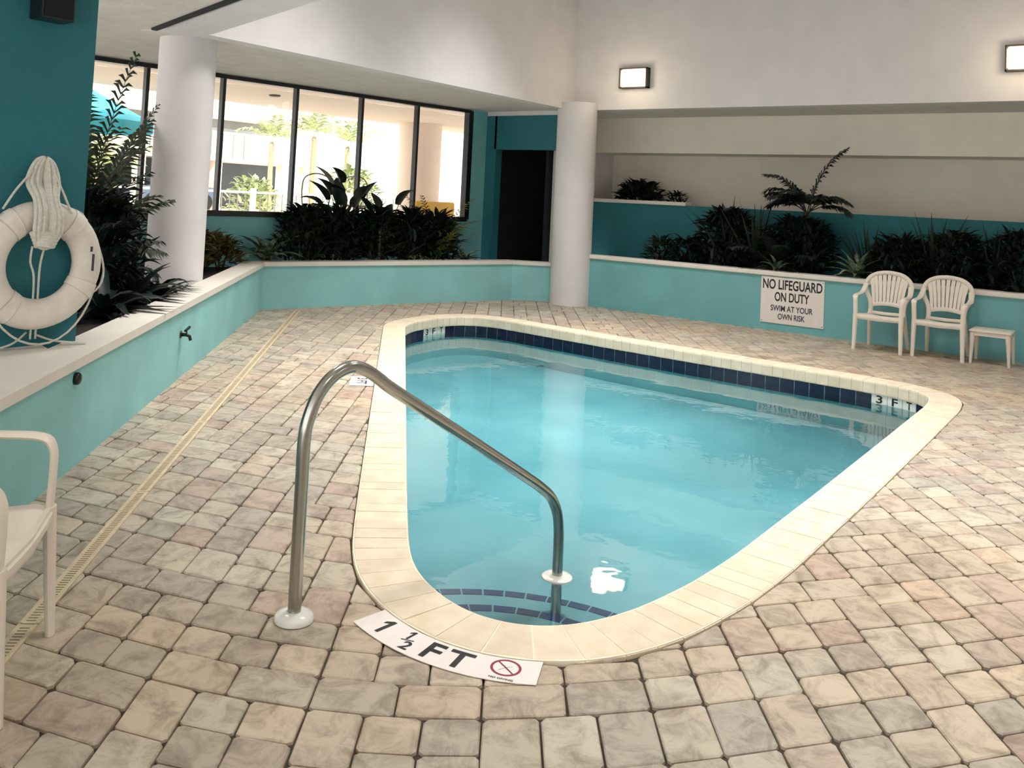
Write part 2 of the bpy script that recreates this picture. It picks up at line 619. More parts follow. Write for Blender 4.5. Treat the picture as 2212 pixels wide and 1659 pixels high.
def paver_shape(poly, z):
    """rounded top, dropped rim"""
    n = len(poly)
    # round the corners: two points at each
    P = []
    for i in range(n):
        a, b, c = poly[i - 1], poly[i], poly[(i + 1) % n]
        r1 = min(0.009 + rnd.random() * 0.010, (a - b).length * 0.35); r2 = min(0.009 + rnd.random() * 0.010, (c - b).length * 0.35)
        P.append(b + (a - b).normalized() * r1)
        P.append(b + (c - b).normalized() * r2)
    ctr = Vector((sum(p.x for p in P) / len(P), sum(p.y for p in P) / len(P)))

    def ins(d):
        return [p + (ctr - p).normalized() * d for p in P]
    k = len(P)
    R0 = [(p.x, p.y, z) for p in ins(0.009)]
    R1 = [(p.x, p.y, z - 0.0045) for p in ins(0.002)]
    R2 = [(p.x, p.y, z - 0.02) for p in ins(0.0)]
    Vv = R0 + R1 + R2
    Ff = [tuple(range(k))]
    for rr in range(2):
        for i in range(k):
            j = (i + 1) % k
            Ff.append((rr * k + i, (rr + 1) * k + i, (rr + 1) * k + j, rr * k + j))
    return Vv, Ff


near_r = [(Vector(p), i) for i, p in enumerate(POOL_OUT)]
paver_list = []
for (a0, a1, b0, b1) in cells:
    mid = lat((a0 + a1) / 2 * UN, (b0 + b1) / 2 * UN)
    if not (-1.2 < mid.x < XR + 0.2 and -3.4 < mid.y < 9.6): continue
    if not inside((mid.x, mid.y), FLOOR_POLY): continue
    g = 0.0022
    poly = [lat(a0 * UN + g, b0 * UN + g), lat(a1 * UN - g, b0 * UN + g), lat(a1 * UN - g, b1 * UN - g), lat(a0 * UN + g, b1 * UN - g)]
    poly = [p + Vector((rnd.uniform(-1, 1), rnd.uniform(-1, 1))) * 0.0022 for p in poly]
    best = min(range(0, len(POOL_OUT), 3), key=lambda i: (POOL_OUT[i][0] - mid.x) ** 2 + (POOL_OUT[i][1] - mid.y) ** 2)
    q = Vector(POOL_OUT[best]); qa = Vector(POOL_OUT[best - 3]); qb = Vector(POOL_OUT[(best + 3) % len(POOL_OUT)])
    tt = (qb - qa).normalized(); nn = Vector((tt.y, -tt.x))
    dist = (mid - q).length
    if dist < 0.35 or inside((mid.x, mid.y), POOL_OUT):
        if inside((mid.x, mid.y), POOL_OUT) and dist > 0.25: continue
        poly = clip_half(poly, q + nn * 0.004, nn)
        if len(poly) < 3: continue
        ar = sum(poly[i].x * poly[(i + 1) % len(poly)].y - poly[(i + 1) % len(poly)].x * poly[i].y for i in range(len(poly))) / 2
        if abs(ar) < 0.0012: continue
    ar = sum(poly[i].x * poly[(i + 1) % len(poly)].y - poly[(i + 1) % len(poly)].x * poly[i].y for i in range(len(poly))) / 2
    if ar < 0: poly.reverse()
    ctr = sum(poly, Vector((0, 0))) / len(poly)
    pr = project((ctr.x, ctr.y, 0))
    vis = 0
    if pr and -60 < pr[0] < IMG_W + 60 and -60 < pr[1] < IMG_H + 90:
        pp = [project((p.x, p.y, 0)) for p in poly]
        if all(pp):
            vis = abs(sum(pp[i][0] * pp[(i + 1) % len(pp)][1] - pp[(i + 1) % len(pp)][0] * pp[i][1] for i in range(len(pp)))) / 2
    paver_list.append((vis, poly, ctr))
paver_list.sort(key=lambda t: -t[0])
rest = MB()
for i, (vis, poly, ctr) in enumerate(paver_list):
    Vv, Ff = paver_shape(poly, rnd.uniform(-0.0018, 0.0012))
    if i < 300:
        o = pyd('paver', [(p[0] - ctr.x, p[1] - ctr.y, p[2]) for p in Vv], Ff, 'paver', floor)
        o.location = (ctr.x, ctr.y, 0)
    else:
        rest.add(Vv, Ff)
tag(rest.build('paver_field', 'paver', floor), kind='stuff')

# ------------------------------------------------------------------ swimming pool
pool = thing('swimming_pool', 'turquoise swimming pool with rounded corners and cream brick coping', 'pool', (6.5, 3.6, 0))


def pl(o):
    """child of the pool, built in world coordinates"""
    o.parent = pool
    o.matrix_parent_inverse = pool.matrix_basis.inverted()
    return o


pool.matrix_basis = Matrix.Translation((6.5, 3.6, 0))

# basin
bz = lambda p: -0.56 + 0.008 * (p[0] - 3.0)
n = len(POOL_WALL)
tri = tessellate_polygon([[Vector((p[0], p[1], 0)) for p in POOL_WALL]])
V = [(p[0], p[1], -0.06) for p in POOL_WALL] + [(p[0], p[1], bz(p)) for p in POOL_WALL]
F = [(i + n, (i + 1) % n + n, (i + 1) % n, i) for i in range(n)]
for a, b, c in tri:
    ar = (POOL_WALL[b][0] - POOL_WALL[a][0]) * (POOL_WALL[c][1] - POOL_WALL[a][1]) - (POOL_WALL[b][1] - POOL_WALL[a][1]) * (POOL_WALL[c][0] - POOL_WALL[a][0])
    F.append((a + n, b + n, c + n) if ar > 0 else (a + n, c + n, b + n))
pl(pyd('basin', V, F, 'plaster'))

# steps: two round treads in the near tip
SCX, SCY = 2.85, 1.95


def step_poly(r_):
    n_ = len(POOL_WALL)
    ins_ = [math.hypot(p[0] - SCX, p[1] - SCY) < r_ for p in POOL_WALL]
    st = next(i for i in range(n_) if ins_[i] and not ins_[i - 1])
    run = []
    i = st
    while ins_[i % n_]:
        run.append(POOL_WALL[i % n_]); i += 1
    a0 = math.atan2(run[-1][1] - SCY, run[-1][0] - SCX); a1 = math.atan2(run[0][1] - SCY, run[0][0] - SCX)
    while a1 < a0: a1 += 2 * math.pi
    arc = [(SCX + r_ * math.cos(a0 + (a1 - a0) * k / 40), SCY + r_ * math.sin(a0 + (a1 - a0) * k / 40)) for k in range(1, 40)]
    return run + arc, a0, a1


for r_, z0, z1 in ((1.14, -0.60, -0.365), (0.77, -0.366, -0.275)):
    sp, a0, a1 = step_poly(r_)
    pl(MB().prism(sp, z0, z1).build('step', 'plaster'))
    k = int((a1 - a0) * r_ / 0.105)
    for j in range(k):
        t0 = a0 + (a1 - a0) * (j + 0.04) / k; t1 = a0 + (a1 - a0) * (j + 0.96) / k
        q = [(SCX + rr * math.cos(t), SCY + rr * math.sin(t)) for rr, t in ((r_ - 0.052, t0), (r_ + 0.004, t0), (r_ + 0.004, t1), (r_ - 0.052, t1))]
        pl(MB().prism(q, z1 - 0.04, z1 + 0.004).build('step_tile', 'steptile'))

# coping bricks
CP = resample(POOL, 0.113)
n = len(CP)


def out_n(P, i):
    a, b = P[i - 1], P[(i + 1) % len(P)]
    t = Vector((b[0] - a[0], b[1] - a[1])).normalized()
    return Vector((t.y, -t.x))


prof = [(0.012, -0.115), (0.003, -0.111), (0.0, -0.10), (0.0, -0.012), (0.004, 0.002), (0.014, 0.009), (COPE_W - 0.012, 0.009), (COPE_W, 0.001), (COPE_W, -0.05), (0.06, -0.115)]
for i in range(n):
    j = (i + 1) % n
    pa, pb = Vector(CP[i]), Vector(CP[j])
    na, nbv = out_n(CP, i), out_n(CP, j)
    g = 0.022
    dz = rnd.uniform(-0.0012, 0.0012)
    V = []
    for e in (g, 1 - g):
        for t_, z_ in prof:
            p = pa * (1 - e) + pb * e + (na * (1 - e) + nbv * e) * t_
            V.append((p.x, p.y, z_ + dz))
    k = len(prof)
    F = [tuple(range(k)), tuple(reversed(range(k, 2 * k)))]
    for q in range(k):
        F.append((q, q + k, (q + 1) % k + k, (q + 1) % k))
    pl(pyd('coping_brick', V, F, 'coping'))
# mortar under / between the coping
n = len(POOL)
inn = offset_loop(POOL, 0.006); outn = offset_loop(POOL, COPE_W - 0.004)
V = [(p[0], p[1], 0.0072) for p in inn] + [(p[0], p[1], 0.0062) for p in outn] + [(p[0], p[1], -0.11) for p in inn] + [(p[0], p[1], -0.085) for p in outn]
F = []
for i in range(n):
    j = (i + 1) % n
    F += [(i, i + n, j + n, j), (i + 2 * n, i, j, j + 2 * n), (i + n, i + 3 * n, j + 3 * n, j + n)]
M['mortar'] = mat('cream_mortar', (242, 232, 208), 0.8, var=0.04, scale=10)
pl(pyd('coping_mortar', V, F, 'mortar'))

# waterline tiles
TP = resample(POOL_WALL, 0.153)
n = len(TP)


def tile_box(i, m_, name='waterline_tile'):
    j = (i + 1) % n
    pa, pb = Vector(TP[i]), Vector(TP[j])
    na, nbv = out_n(TP, i), out_n(TP, j)
    V = []
    for e in (0.025, 0.975):
        for t_, z_ in ((-0.007, -0.262), (-0.007, -0.112), (0.004, -0.112), (0.004, -0.262)):
            p = pa * (1 - e) + pb * e + (na * (1 - e) + nbv * e) * t_
            V.append((p.x, p.y, z_))
    F = [(0, 1, 2, 3), (7, 6, 5, 4)] + [(q, q + 4, (q + 1) % 4 + 4, (q + 1) % 4) for q in range(4)]
    return pl(pyd(name, V, F, m_))


def nearest_tile(x, y):
    return min(range(n), key=lambda i: math.hypot((TP[i][0] + TP[(i + 1) % n][0]) / 2 - x, (TP[i][1] + TP[(i + 1) % n][1]) / 2 - y))


k1 = nearest_tile(9.02, 7.38); k2 = nearest_tile(9.40, 1.98)
marks = {}
for kk in (k1, k2):
    for d, ch in ((1, '3'), (0, 'F'), (-1, 'T')):
        marks[(kk + d) % n] = ch
for i in range(n):
    if i in marks:
        t_ = tile_box(i, 'whitetile', 'depth_tile')
        t_['label'] = 'white waterline tile with a dark depth character'
        j = (i + 1) % n
        c_ = (Vector(TP[i]) + Vector(TP[j])) / 2
        nn = (out_n(TP, i) + out_n(TP, j)) / 2
        tx = Vector((TP[i][0] - TP[j][0], TP[i][1] - TP[j][1], 0)).normalized()
        o = link('numeral', text_mesh(marks[i], width=0.06, height=0.075), 'ink')
        o.parent = t_
        place_flat(o, (c_.x - nn.x * 0.0085, c_.y - nn.y * 0.0085, -0.158), tx, (0, 0, 1))
        o.matrix_parent_inverse = pool.matrix_basis.inverted()
        # the tile mesh is in world coordinates below the pool, so the numeral follows the same frame
        o.matrix_parent_inverse = Matrix.Identity(4)
    else:
        tile_box(i, 'navy')

# water
n = len(POOL_WALL)
wl = offset_loop(POOL, 0.024)
V = [(p[0], p[1], WATER_Z) for p in wl]
F = []
for a, b, c in tessellate_polygon([[Vector(p) for p in V]]):
    ar = (V[b][0] - V[a][0]) * (V[c][1] - V[a][1]) - (V[b][1] - V[a][1]) * (V[c][0] - V[a][0])
    F.append((a, b, c) if ar > 0 else (a, c, b))
tag(pyd('pool_water', V, F, 'water'), 'still turquoise water filling the swimming pool', 'water', kind='stuff')

# ------------------------------------------------------------------ walls of the planters


def strip_poly(line, d0, d1):
    """polygon between two offsets (behind is positive) of an open polyline"""
    A_, B_ = [], []
    for i in range(len(line)):
        t0 = (line[i] - line[i - 1]).normalized() if i > 0 else None
        t1 = (line[i + 1] - line[i]).normalized() if i < len(line) - 1 else None
        t = (t0 + t1).normalized() if t0 and t1 else (t0 or t1)
        c_ = 1 / max(0.4, (t.dot(t0) if t0 else 1))
        nn = Vector((-t.y, t.x, 0)) * c_
        A_.append(line[i] + nn * d0); B_.append(line[i] + nn * d1)
    return [(p.x, p.y) for p in A_] + [(p.x, p.y) for p in reversed(B_)]


PLINE = [PA, PB, PC, PD]
wp = struct(MB().prism(strip_poly(PLINE, 0.0, 0.16), -0.05, 0.565).build('wall_planter_left', 'mint'), 'low aqua planter wall running along the left and far deck')
cap_l = smooth_by_angle(MB().prism(strip_poly(PLINE, -0.025, 0.24), 0.565, 0.62).build('ledge_cap', 'cap', wp))
cap_l['label'] = 'white ledge on top of the aqua planter wall'
# the wider ledge below the teal wall
q0 = PA + NL * 0.2; q1 = PB - U * 6.62 + NL * 0.2
MB().prism([(q0.x, q0.y), (q1.x, q1.y), (2.75, 5.45), (-0.1, 5.45)], 0.565, 0.619).build('ledge_slab', 'cap', wp)
struct(MB().prism([(p.x, p.y) for p in (PA + NL * 0.15 + U * 3.2, PB + NL * 0.1, PC + Vector((0, .14, 0)), PD + Vector((.1, .1, 0)))] + [(12.2, 8.95), (W0 - WD * 5 - WN * 0.05)[:2], (2.0, 10.4), (2.0, 5.5)], 0.30, 0.53).build('trim_soil_left', 'soil'), 'dark soil bed behind the left planter wall')

wr = struct(MB().box((XR + 0.08, 1.65, 0.345), (0.16, 11.3, 0.79)).build('wall_planter_right', 'aqua'), 'low aqua planter wall behind the plastic chairs')
co = MB().box((XR + 0.11, 1.65, 0.77), (0.28, 11.3, 0.06), bev=0.012).build('ledge_cap', 'cap', wr)
co['label'] = 'white ledge on top of the aqua planter wall'
struct(MB().box((12.9, 1.65, 0.55), (1.1, 11.3, 0.22)).build('trim_soil_right', 'soil'), 'dark soil bed of the right planter')
w2 = struct(MB().box((13.52, 1.75, 0.82), (0.16, 11.9, 1.64)).build('wall_terrace_right', 'teal'), 'upper teal retaining wall behind the right planting bed')
MB().box((13.52, 6.8, 1.665), (0.24, 1.8, 0.06), bev=0.01).build('ledge_cap', 'cap', w2)
struct(MB().box((13.95, 1.75, 1.52), (0.7, 11.9, 0.2)).build('trim_soil_terrace', 'soil'), 'soil shelf above the teal retaining wall')
struct(MB().box((14.38, 1.75, 1.9), (0.16, 11.9, 3.8)).build('wall_right_back', 'cream'), 'cream back wall above the planted terrace')
struct(MB().box((13.62, 7.78, 1.9), (2.2, 0.16, 3.8)).build('wall_recess_side', 'white'), 'side wall closing the planted recess')
struct(MB().box((14.05, 1.75, 2.79), (0.9, 11.9, 0.6)).build('ceiling_header', 'cream'), 'cream dropped header over the planted terrace')

# upper walls of the pool hall
HZ = 5.7
struct(MB().box((XR + 0.12, 0.75, (SOFF + HZ) / 2), (0.2, 13.3, HZ - SOFF)).build('wall_upper_right', 'white'), 'tall white upper wall over the right planter')
struct(MB().box(((5.3 + XR + 0.2) / 2, 7.38 + 0.1, (SOFF + HZ) / 2), (XR + 0.2 - 5.3, 0.2, HZ - SOFF)).build('wall_upper_far', 'white'), 'tall white upper wall over the window side')
struct(MB().box((13.56, 1.75, SOFF + 0.06), (2.08, 12.2, 0.12)).build('ceiling_soffit_right', 'soffit'), 'narrow soffit over the right planter')
E0 = Vector((5.28, 7.3, 0)); ED = Vector((-0.27, -0.96, 0)).normalized()
E1 = E0 + ED * 11.5
EN = Vector((ED.y, -ED.x, 0))      # towards low X
if EN.x > 0: EN = -EN
g1 = E0 + EN * 0.45; g2 = E1 + EN * 0.45
struct(MB().prism([(13.0, 7.58), (13.0, 9.6), (2.0, 11.2), (-4.5, 11.2), (-4.5, -4.2), (g2.x - 0.02, g2.y), (g1.x - 0.02, g1.y), (g1.x - .02, 7.58)], SOFF, SOFF + 0.15).build('ceiling_soffit_left', 'soffit'), 'low textured soffit over the windows and planters')
bm_ = MB().prism([(E0.x, E0.y), (E0.x, E0.y + 0.3), (g1.x - 0.01, g1.y + 0.42), (g1.x + 0.03, g1.y), (g2.x + 0.03, g2.y), (E1.x, E1.y)], SOFF - 0.004, HZ)
struct(bm_.build('wall_beam_left', 'white'), 'white beam running from the left column towards the viewer')
struct(MB().prism([(g1.x - 0.03, g1.y + 0.2), (g2.x - 0.03, g2.y), (g2.x + 0.03, g2.y), (g1.x + 0.03, g1.y + 0.2)], SOFF - 0.02, SOFF + 0.1).build('trim_shadow_gap', 'dark'), 'dark shadow gap beside the white beam')  # solid near-black strip standing in for the shade of a gap
struct(MB().prism([(-4.6, 10.0), (-4.6, -4.4), (14.7, -4.4), (14.7, 8.9), (12.6, 9.0)], HZ, HZ + 0.15).build('ceiling', 'white'), 'high white ceiling over the pool')  # carried far past the hall, unseen, to stop sun leaking in

struct(MB().box((4.0, -4.1, HZ / 2), (17.0, 0.2, HZ)).build('wall_near', 'white'), 'plain white wall closing the hall behind the viewer on the right')  # unseen wall added to keep sun out and dim the upper walls

# columns
def column(name, x, y, r_, z0, z1, label):
    o = MB().lathe([(r_ + 0.004, 0), (r_, 0.02), (r_, z1 - z0)], (x, y, z0), 48).build(name, 'white')
    smooth_by_angle(o, 50)
    return tag(o, label, 'column')


column('round_column', 5.42, 7.88, 0.285, 0.45, SOFF + 0.05, 'round white column rising from the left planter bed')
column('round_column', 12.24, 7.27, 0.315, -0.02, SOFF + 0.1, 'round white column standing on the deck at the far corner')

# teal wall with the life ring
struct(MB().box((0.45, 5.36, 1.84), (4.9, 0.36, 2.48)).build('wall_left', 'teal'), 'dark teal wall standing on the white ledge at the left')

# window wall
def wpt(s, off=0.0, z=0.0):
    p = W0 + WD * s + WN * off
    return (p.x, p.y, z)


wrz = math.atan2(WD.y, WD.x)
SL, SR = -5.2, 4.80
lo = MB(); lo.box(wpt((SL + 5.2) / 2, 0.08, 0.6), (5.2 - SL, 0.16, 1.2), wrz)
lo.box(wpt(5.01, 0.08, SOFF / 2 + 0.6), (0.38, 0.16, SOFF - 1.2), wrz)
struct(lo.build('wall_window', 'aqua'), 'aqua wall below and beside the long window')
mull = [-4.29, -3.17, -2.03, -0.89, 0.165, 1.315, 2.48, 3.60, 4.77]
for i in range(len(mull) - 1):
    a, b = mull[i], mull[i + 1]
    w = thing('window_%d' % (i + 1), None, None)
    struct(w, 'black framed fixed window pane looking onto the porch')
    w.location = wpt((a + b) / 2, 0.05, 1.2)
    w.rotation_euler = (0, 0, wrz)
    L_ = b - a
    MB().box((0, 0.02, 0.9), (L_, 0.012, 1.74)).build('pane', 'glass', w)
    MB().box((-L_ / 2, 0, 0.94), (0.045, 0.09, 1.82)).build('mullion', 'black', w)
    if i == len(mull) - 2:
        MB().box((L_ / 2, 0, 0.94), (0.10, 0.12, 1.82)).build('mullion', 'black', w)
    MB().box((0, 0, 1.845), (L_, 0.12, 0.05)).build('head_frame', 'black', w)
    MB().box((0, 0, 0.03), (L_, 0.14, 0.075)).build('sill_frame', 'black', w)

# dark doorway wall between window and column
dw = MB()
dw.box((12.36, 8.98, SOFF / 2), (0.18, 0.24, SOFF))
dw.box((12.36, 8.2, 2.76), (0.18, 1.4, 0.64))
dw.box((12.36, 7.42, SOFF / 2), (0.18, 0.2, SOFF))
struct(dw.build('wall_doorway', 'teal'), 'teal wall with a dark doorway beside the far column')
struct(MB().box((12.26, 8.3, SOFF - 0.035), (0.03, 1.5, 0.07)).build('trim_doorway', 'white'), 'white trim strip above the dark doorway')
cd = MB()  # lack of light painted in with a near-black colour
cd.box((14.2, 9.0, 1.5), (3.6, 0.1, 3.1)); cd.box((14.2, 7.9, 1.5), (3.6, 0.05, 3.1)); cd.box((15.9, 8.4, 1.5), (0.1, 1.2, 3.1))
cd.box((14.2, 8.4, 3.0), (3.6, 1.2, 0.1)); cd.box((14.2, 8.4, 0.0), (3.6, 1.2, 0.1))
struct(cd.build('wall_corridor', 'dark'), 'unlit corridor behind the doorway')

# ------------------------------------------------------------------ handrail
hr = thing('pool_handrail', 'curved stainless steel handrail leading down the pool steps', 'handrail', (2.356, 2.53, 0), math.atan2(2.255 - 2.53, 3.798 - 2.356))
sz = [(0, 0.0), (0, 0.25), (0, 0.5), (0.0, 0.66), (0.012, 0.74), (0.05, 0.83), (0.115, 0.897), (0.195, 0.925), (0.27, 0.905), (0.34, 0.862), (0.42, 0.808), (0.81, 0.573), (1.22, 0.323), (1.33, 0.252), (1.40, 0.195), (1.445, 0.12), (1.463, 0.04), (1.468, -0.06), (1.468, -0.36)]
path = catmull([(s_, 0, z_) for s_, z_ in sz], 5)
smooth_by_angle(MB().tube(path, 0.0255, 20, ref=(0, 1, 0)).build('rail_tube', 'steel', hr), 60)
esc = [(0.074, 0.0), (0.074, 0.012), (0.066, 0.022), (0.040, 0.030), (0.028, 0.032)]
e1 = smooth_by_angle(MB().lathe(esc, (0, 0, 0.002), 32).build('escutcheon', 'whitetile', hr), 50)
e1['label'] = 'white round flange at the foot of the rail'
smooth_by_angle(MB().lathe([(0.074, 0.0), (0.074, 0.008), (0.066, 0.014), (0.040, 0.017), (0.028, 0.018)], (1.468, 0, -0.201), 32).build('escutcheon', 'whitetile', hr), 50)

# ------------------------------------------------------------------ depth marker stuck along the coping
oi0 = min(range(len(POOL_OUT)), key=lambda i: math.dist(POOL_OUT[i], (2.60, 2.33)))
oi1 = min(range(len(POOL_OUT)), key=lambda i: math.dist(POOL_OUT[i], (2.735, 1.68)))
dm = thing('depth_marker', 'white 1 1/2 FT no diving depth marker stuck to pavers by the pool', 'marker', (POOL_OUT[oi0][0], POOL_OUT[oi0][1], 0.003))
dpts = POOL_OUT[oi0:oi1 + 1] if oi1 > oi0 else list(reversed(POOL_OUT[oi1:oi0 + 1]))
arcl = [0]
for i in range(1, len(dpts)): arcl.append(arcl[-1] + math.dist(dpts[i], dpts[i - 1]))
DL = arcl[-1]
DW_ = 0.155


def along(t):
    """point on the coping's outer edge at share t, direction, outward normal"""
    d = max(0, min(DL, t * DL))
    i = 1
    while i < len(arcl) - 1 and arcl[i] < d: i += 1
    a, b = Vector(dpts[i - 1]), Vector(dpts[i])
    p = a + (b - a) * ((d - arcl[i - 1]) / (arcl[i] - arcl[i - 1]))
    i0, i1 = max(0, i - 5), min(len(dpts) - 1, i + 4)
    tdir = (Vector(dpts[i1]) - Vector(dpts[i0])).normalized()
    nn = Vector((tdir.y, -tdir.x))
    if (p - Vector((4.5, 3))).dot(nn) < 0: nn = -nn
    return p, tdir, nn


V = []; F = []
NS = 24
o0 = Vector(dm.location)
for i in range(NS + 1):
    p, td, nn = along(i / NS)
    for w_ in (0.002, DW_):
        q = p + nn * w_
        V.append((q.x - o0.x, q.y - o0.y, 0.0))
        V.append((q.x - o0.x, q.y - o0.y, 0.0025))
for i in range(NS):
    a = i * 4; b = a + 4
    F += [(a + 1, a + 3, b + 3, b + 1), (a, b, b + 2, a + 2), (a, a + 1, b + 1, b), (a + 2, b + 2, b + 3, a + 3)]
F += [(0, 2, 3, 1), (NS * 4, NS * 4 + 1, NS * 4 + 3, NS * 4 + 2)]
bm2 = pyd('marker_sheet', V, F, 'vinyl', dm)


def on_marker(me, t, w_, m_, name):
    p, td, nn = along(t)
    q = p + nn * w_
    o = link(name, me, m_, dm)
    place_flat(o, (q.x - o0.x, q.y - o0.y, 0.0034), (td.x, td.y, 0), (-nn.x, -nn.y, 0))
    return o


def one_mesh(h_):
    P_ = [(0.0, -0.5), (0.17, -0.5), (0.17, 0.5), (0.03, 0.5), (-0.20, 0.30), (-0.20, 0.13), (0.0, 0.26)]
    me_ = bpy.data.meshes.new('numeral')
    me_.from_pydata([(x * h_, y * h_, 0) for x, y in P_], [], [(0, 1, 2, 6), (2, 3, 6), (3, 4, 5, 6)])
    me_.update()
    return me_


on_marker(one_mesh(0.102), 0.14, 0.075, 'ink', 'numeral')
on_marker(one_mesh(0.060), 0.300, 0.044, 'ink', 'numeral')
on_marker(text_mesh('2', height=0.058), 0.342, 0.108, 'ink', 'numeral')
bar = MB().box((0, 0, 0), (0.05, 0.006, 0.0004), 0.35).build('fraction_bar', 'greyink', dm)
p, td, nn = along(0.320); q = p + nn * 0.077
place_flat(bar, (q.x - o0.x, q.y - o0.y, 0.0034), (td.x, td.y, 0), (-nn.x, -nn.y, 0))
on_marker(text_mesh('F', height=0.112), 0.475, 0.075, 'ink', 'letter')
on_marker(text_mesh('T', height=0.112), 0.61, 0.075, 'ink', 'letter')
rg = MB()
K = 40
V = []; F = []
for k in range(K):
    th = 2 * math.pi * k / K
    for rr in (0.045, 0.054): V.append((rr * math.cos(th), rr * math.sin(th), 0))
for k in range(K):
    a = 2 * k; b = 2 * ((k + 1) % K)
    F.append((a, a + 1, b + 1, b))
rg.add(V, F)
rg.add([(-0.034, 0.030, 0), (-0.030, 0.034, 0), (0.034, -0.030, 0), (0.030, -0.034, 0)], [(0, 3, 2, 1)])
me = bpy.data.meshes.new('no_diving_ring'); me.from_pydata(rg.v, [], rg.f); me.update()
on_marker(me, 0.835, 0.066, 'red', 'no_diving_ring')
fg = MB()
fg.tube([(-0.022, -0.024, 0), (-0.004, -0.002, 0), (0.020, 0.014, 0)], [0.003, 0.007, 0.005], 6, ref=(0, 0, 1), ry=0.0006)
fg.tube([(-0.006, 0.012, 0), (0.0, -0.002, 0), (0.012, -0.010, 0)], [0.003, 0.005, 0.004], 6, ref=(0, 0, 1), ry=0.0006)
fg.v = [(a, b, c * 0.05) for a, b, c in fg.v]
me = bpy.data.meshes.new('diver_figure'); me.from_pydata(fg.v, [], fg.f); me.update()
on_marker(me, 0.835, 0.066, 'greyink', 'diver_figure')
on_marker(text_mesh('NO DIVING', width=0.085, height=0.011), 0.835, 0.139, 'ink', 'small_lettering')

# a second, small marker farther along the left edge
i2 = min(range(len(POOL_OUT)), key=lambda i: math.dist(POOL_OUT[i], (5.62, 5.22)))
a_, b_ = Vector(POOL_OUT[i2 - 4]), Vector(POOL_OUT[i2 + 4])
td = (b_ - a_).normalized(); nn = Vector((td.y, -td.x))
c_ = Vector(POOL_OUT[i2]) + nn * 0.11
d2 = thing('depth_marker', 'small white depth marker beside the coping behind the handrail bend', 'marker', (c_.x, c_.y, 0.003), math.atan2(td.y, td.x))
MB().box((0, 0, 0.001), (0.36, 0.2, 0.003)).build('marker_sheet', 'vinyl', d2)
o = link('lettering', text_mesh('3 FT', width=0.24, height=0.09), 'greyink', d2)
o.location = (0, 0, 0.004)

# ------------------------------------------------------------------ deck drain
da, db = Vector((0.62, 2.23, 0)), Vector((8.02, 8.88, 0))
dl = (db - da).length
dr = thing('deck_drain', 'long narrow tan slot drain crossing the paver deck', 'drain', da, math.atan2(db.y - da.y, db.x - da.x))
k = int(dl / 1.25)
for i in range(k):
    x0, x1 = dl * i / k + 0.004, dl * (i + 1) / k - 0.004
    sg = MB()
    sg.box(((x0 + x1) / 2, -0.029, 0.002), (x1 - x0, 0.012, 0.014), bev=0.003)
    sg.box(((x0 + x1) / 2, 0.029, 0.002), (x1 - x0, 0.012, 0.014), bev=0.003)
    sg.box(((x0 + x1) / 2, 0, 0.0), (x1 - x0, 0.05, 0.012))
    s_o = sg.build('drain_cover', 'drain', dr)
    sl = MB()
    x = x0 + 0.02
    while x < x1 - 0.02:
        sl.box((x, 0, 0.0062), (0.008, 0.034, 0.0012)); x += 0.021
    tag(sl.build('drain_slots', 'slot', s_o), kind='stuff')

# ------------------------------------------------------------------ fittings on the left planter wall
def on_left_wall(x, y, z):
    p = Vector((x, y, 0)); d = (p - PB).dot(NL)
    p = p - NL * d
    return (p.x, p.y, z)


ang = math.atan2(U.y, U.x)
c_ = on_left_wall(2.62, 4.73, 0.505)
cp_ = thing('wall_spout_cap', 'round black cap just below the white ledge', 'cap', c_, ang)
MB().tube([(0, 0.01, 0), (0, -0.02, 0), (0, -0.03, 0)], [0.034, 0.034, 0.026], 20, ref=(0, 0, 1)).build('cap_body', 'black', cp_, True)
MB().tube([(0, -0.03, 0), (0, -0.034, 0)], 0.012, 12, ref=(0, 0, 1)).build('cap_boss', 'bronze', cp_)
c_ = on_left_wall(4.42, 6.34, 0.365)
hb = thing('hose_spigot', 'small dark hose spigot on the aqua planter wall', 'spigot', c_, ang)
MB().tube([(0, 0.02, 0), (0, -0.05, 0), (0, -0.075, -0.012), (0, -0.085, -0.045)], [0.016, 0.015, 0.014, 0.013], 12).build('spigot_body', 'black', hb, True)
MB().tube([(0.0, -0.05, 0.012), (0.0, -0.05, 0.04)], 0.006, 8).tube([(-0.05, -0.05, 0.04), (0.09, -0.05, 0.048)], [0.011, 0.013], 8).build('spigot_handle', 'black', hb)
MB().tube([(0, 0.0, 0), (0, -0.008, 0)], 0.03, 16, ref=(0, 0, 1)).build('wall_flange', 'bronze', hb)

# ------------------------------------------------------------------ lifeguard sign
sg = thing('pool_rules_sign', 'white sign reading no lifeguard on duty, swim at your own risk', 'sign', (XR - 0.004, 3.835, 0.415))
bp_ = MB().box((-0.003, 0, 0), (0.008, 0.84, 0.625)).build('sign_panel', 'vinyl', sg)
for txt, zc, w_, h_, mm_ in (('NO LIFEGUARD', 0.215, 0.79, 0.135, 'ink'), ('ON DUTY', 0.050, 0.46, 0.125, 'ink'), ('SWIM AT YOUR', -0.105, 0.56, 0.080, 'greyink'), ('OWN RISK', -0.215, 0.36, 0.080, 'greyink')):
    o = link('sign_lettering', text_mesh(txt, width=w_, height=h_), mm_, sg)
    place_flat(o, (-0.0085, 0.0, zc), (0, -1, 0), (0, 0, 1))
for y_ in (-0.40, 0.40):
    for z_ in (-0.29, 0.29):
        MB().tube([(-0.006, y_, z_), (-0.010, y_, z_)], 0.007, 8, ref=(0, 0, 1)).build('screw', 'steel', sg)

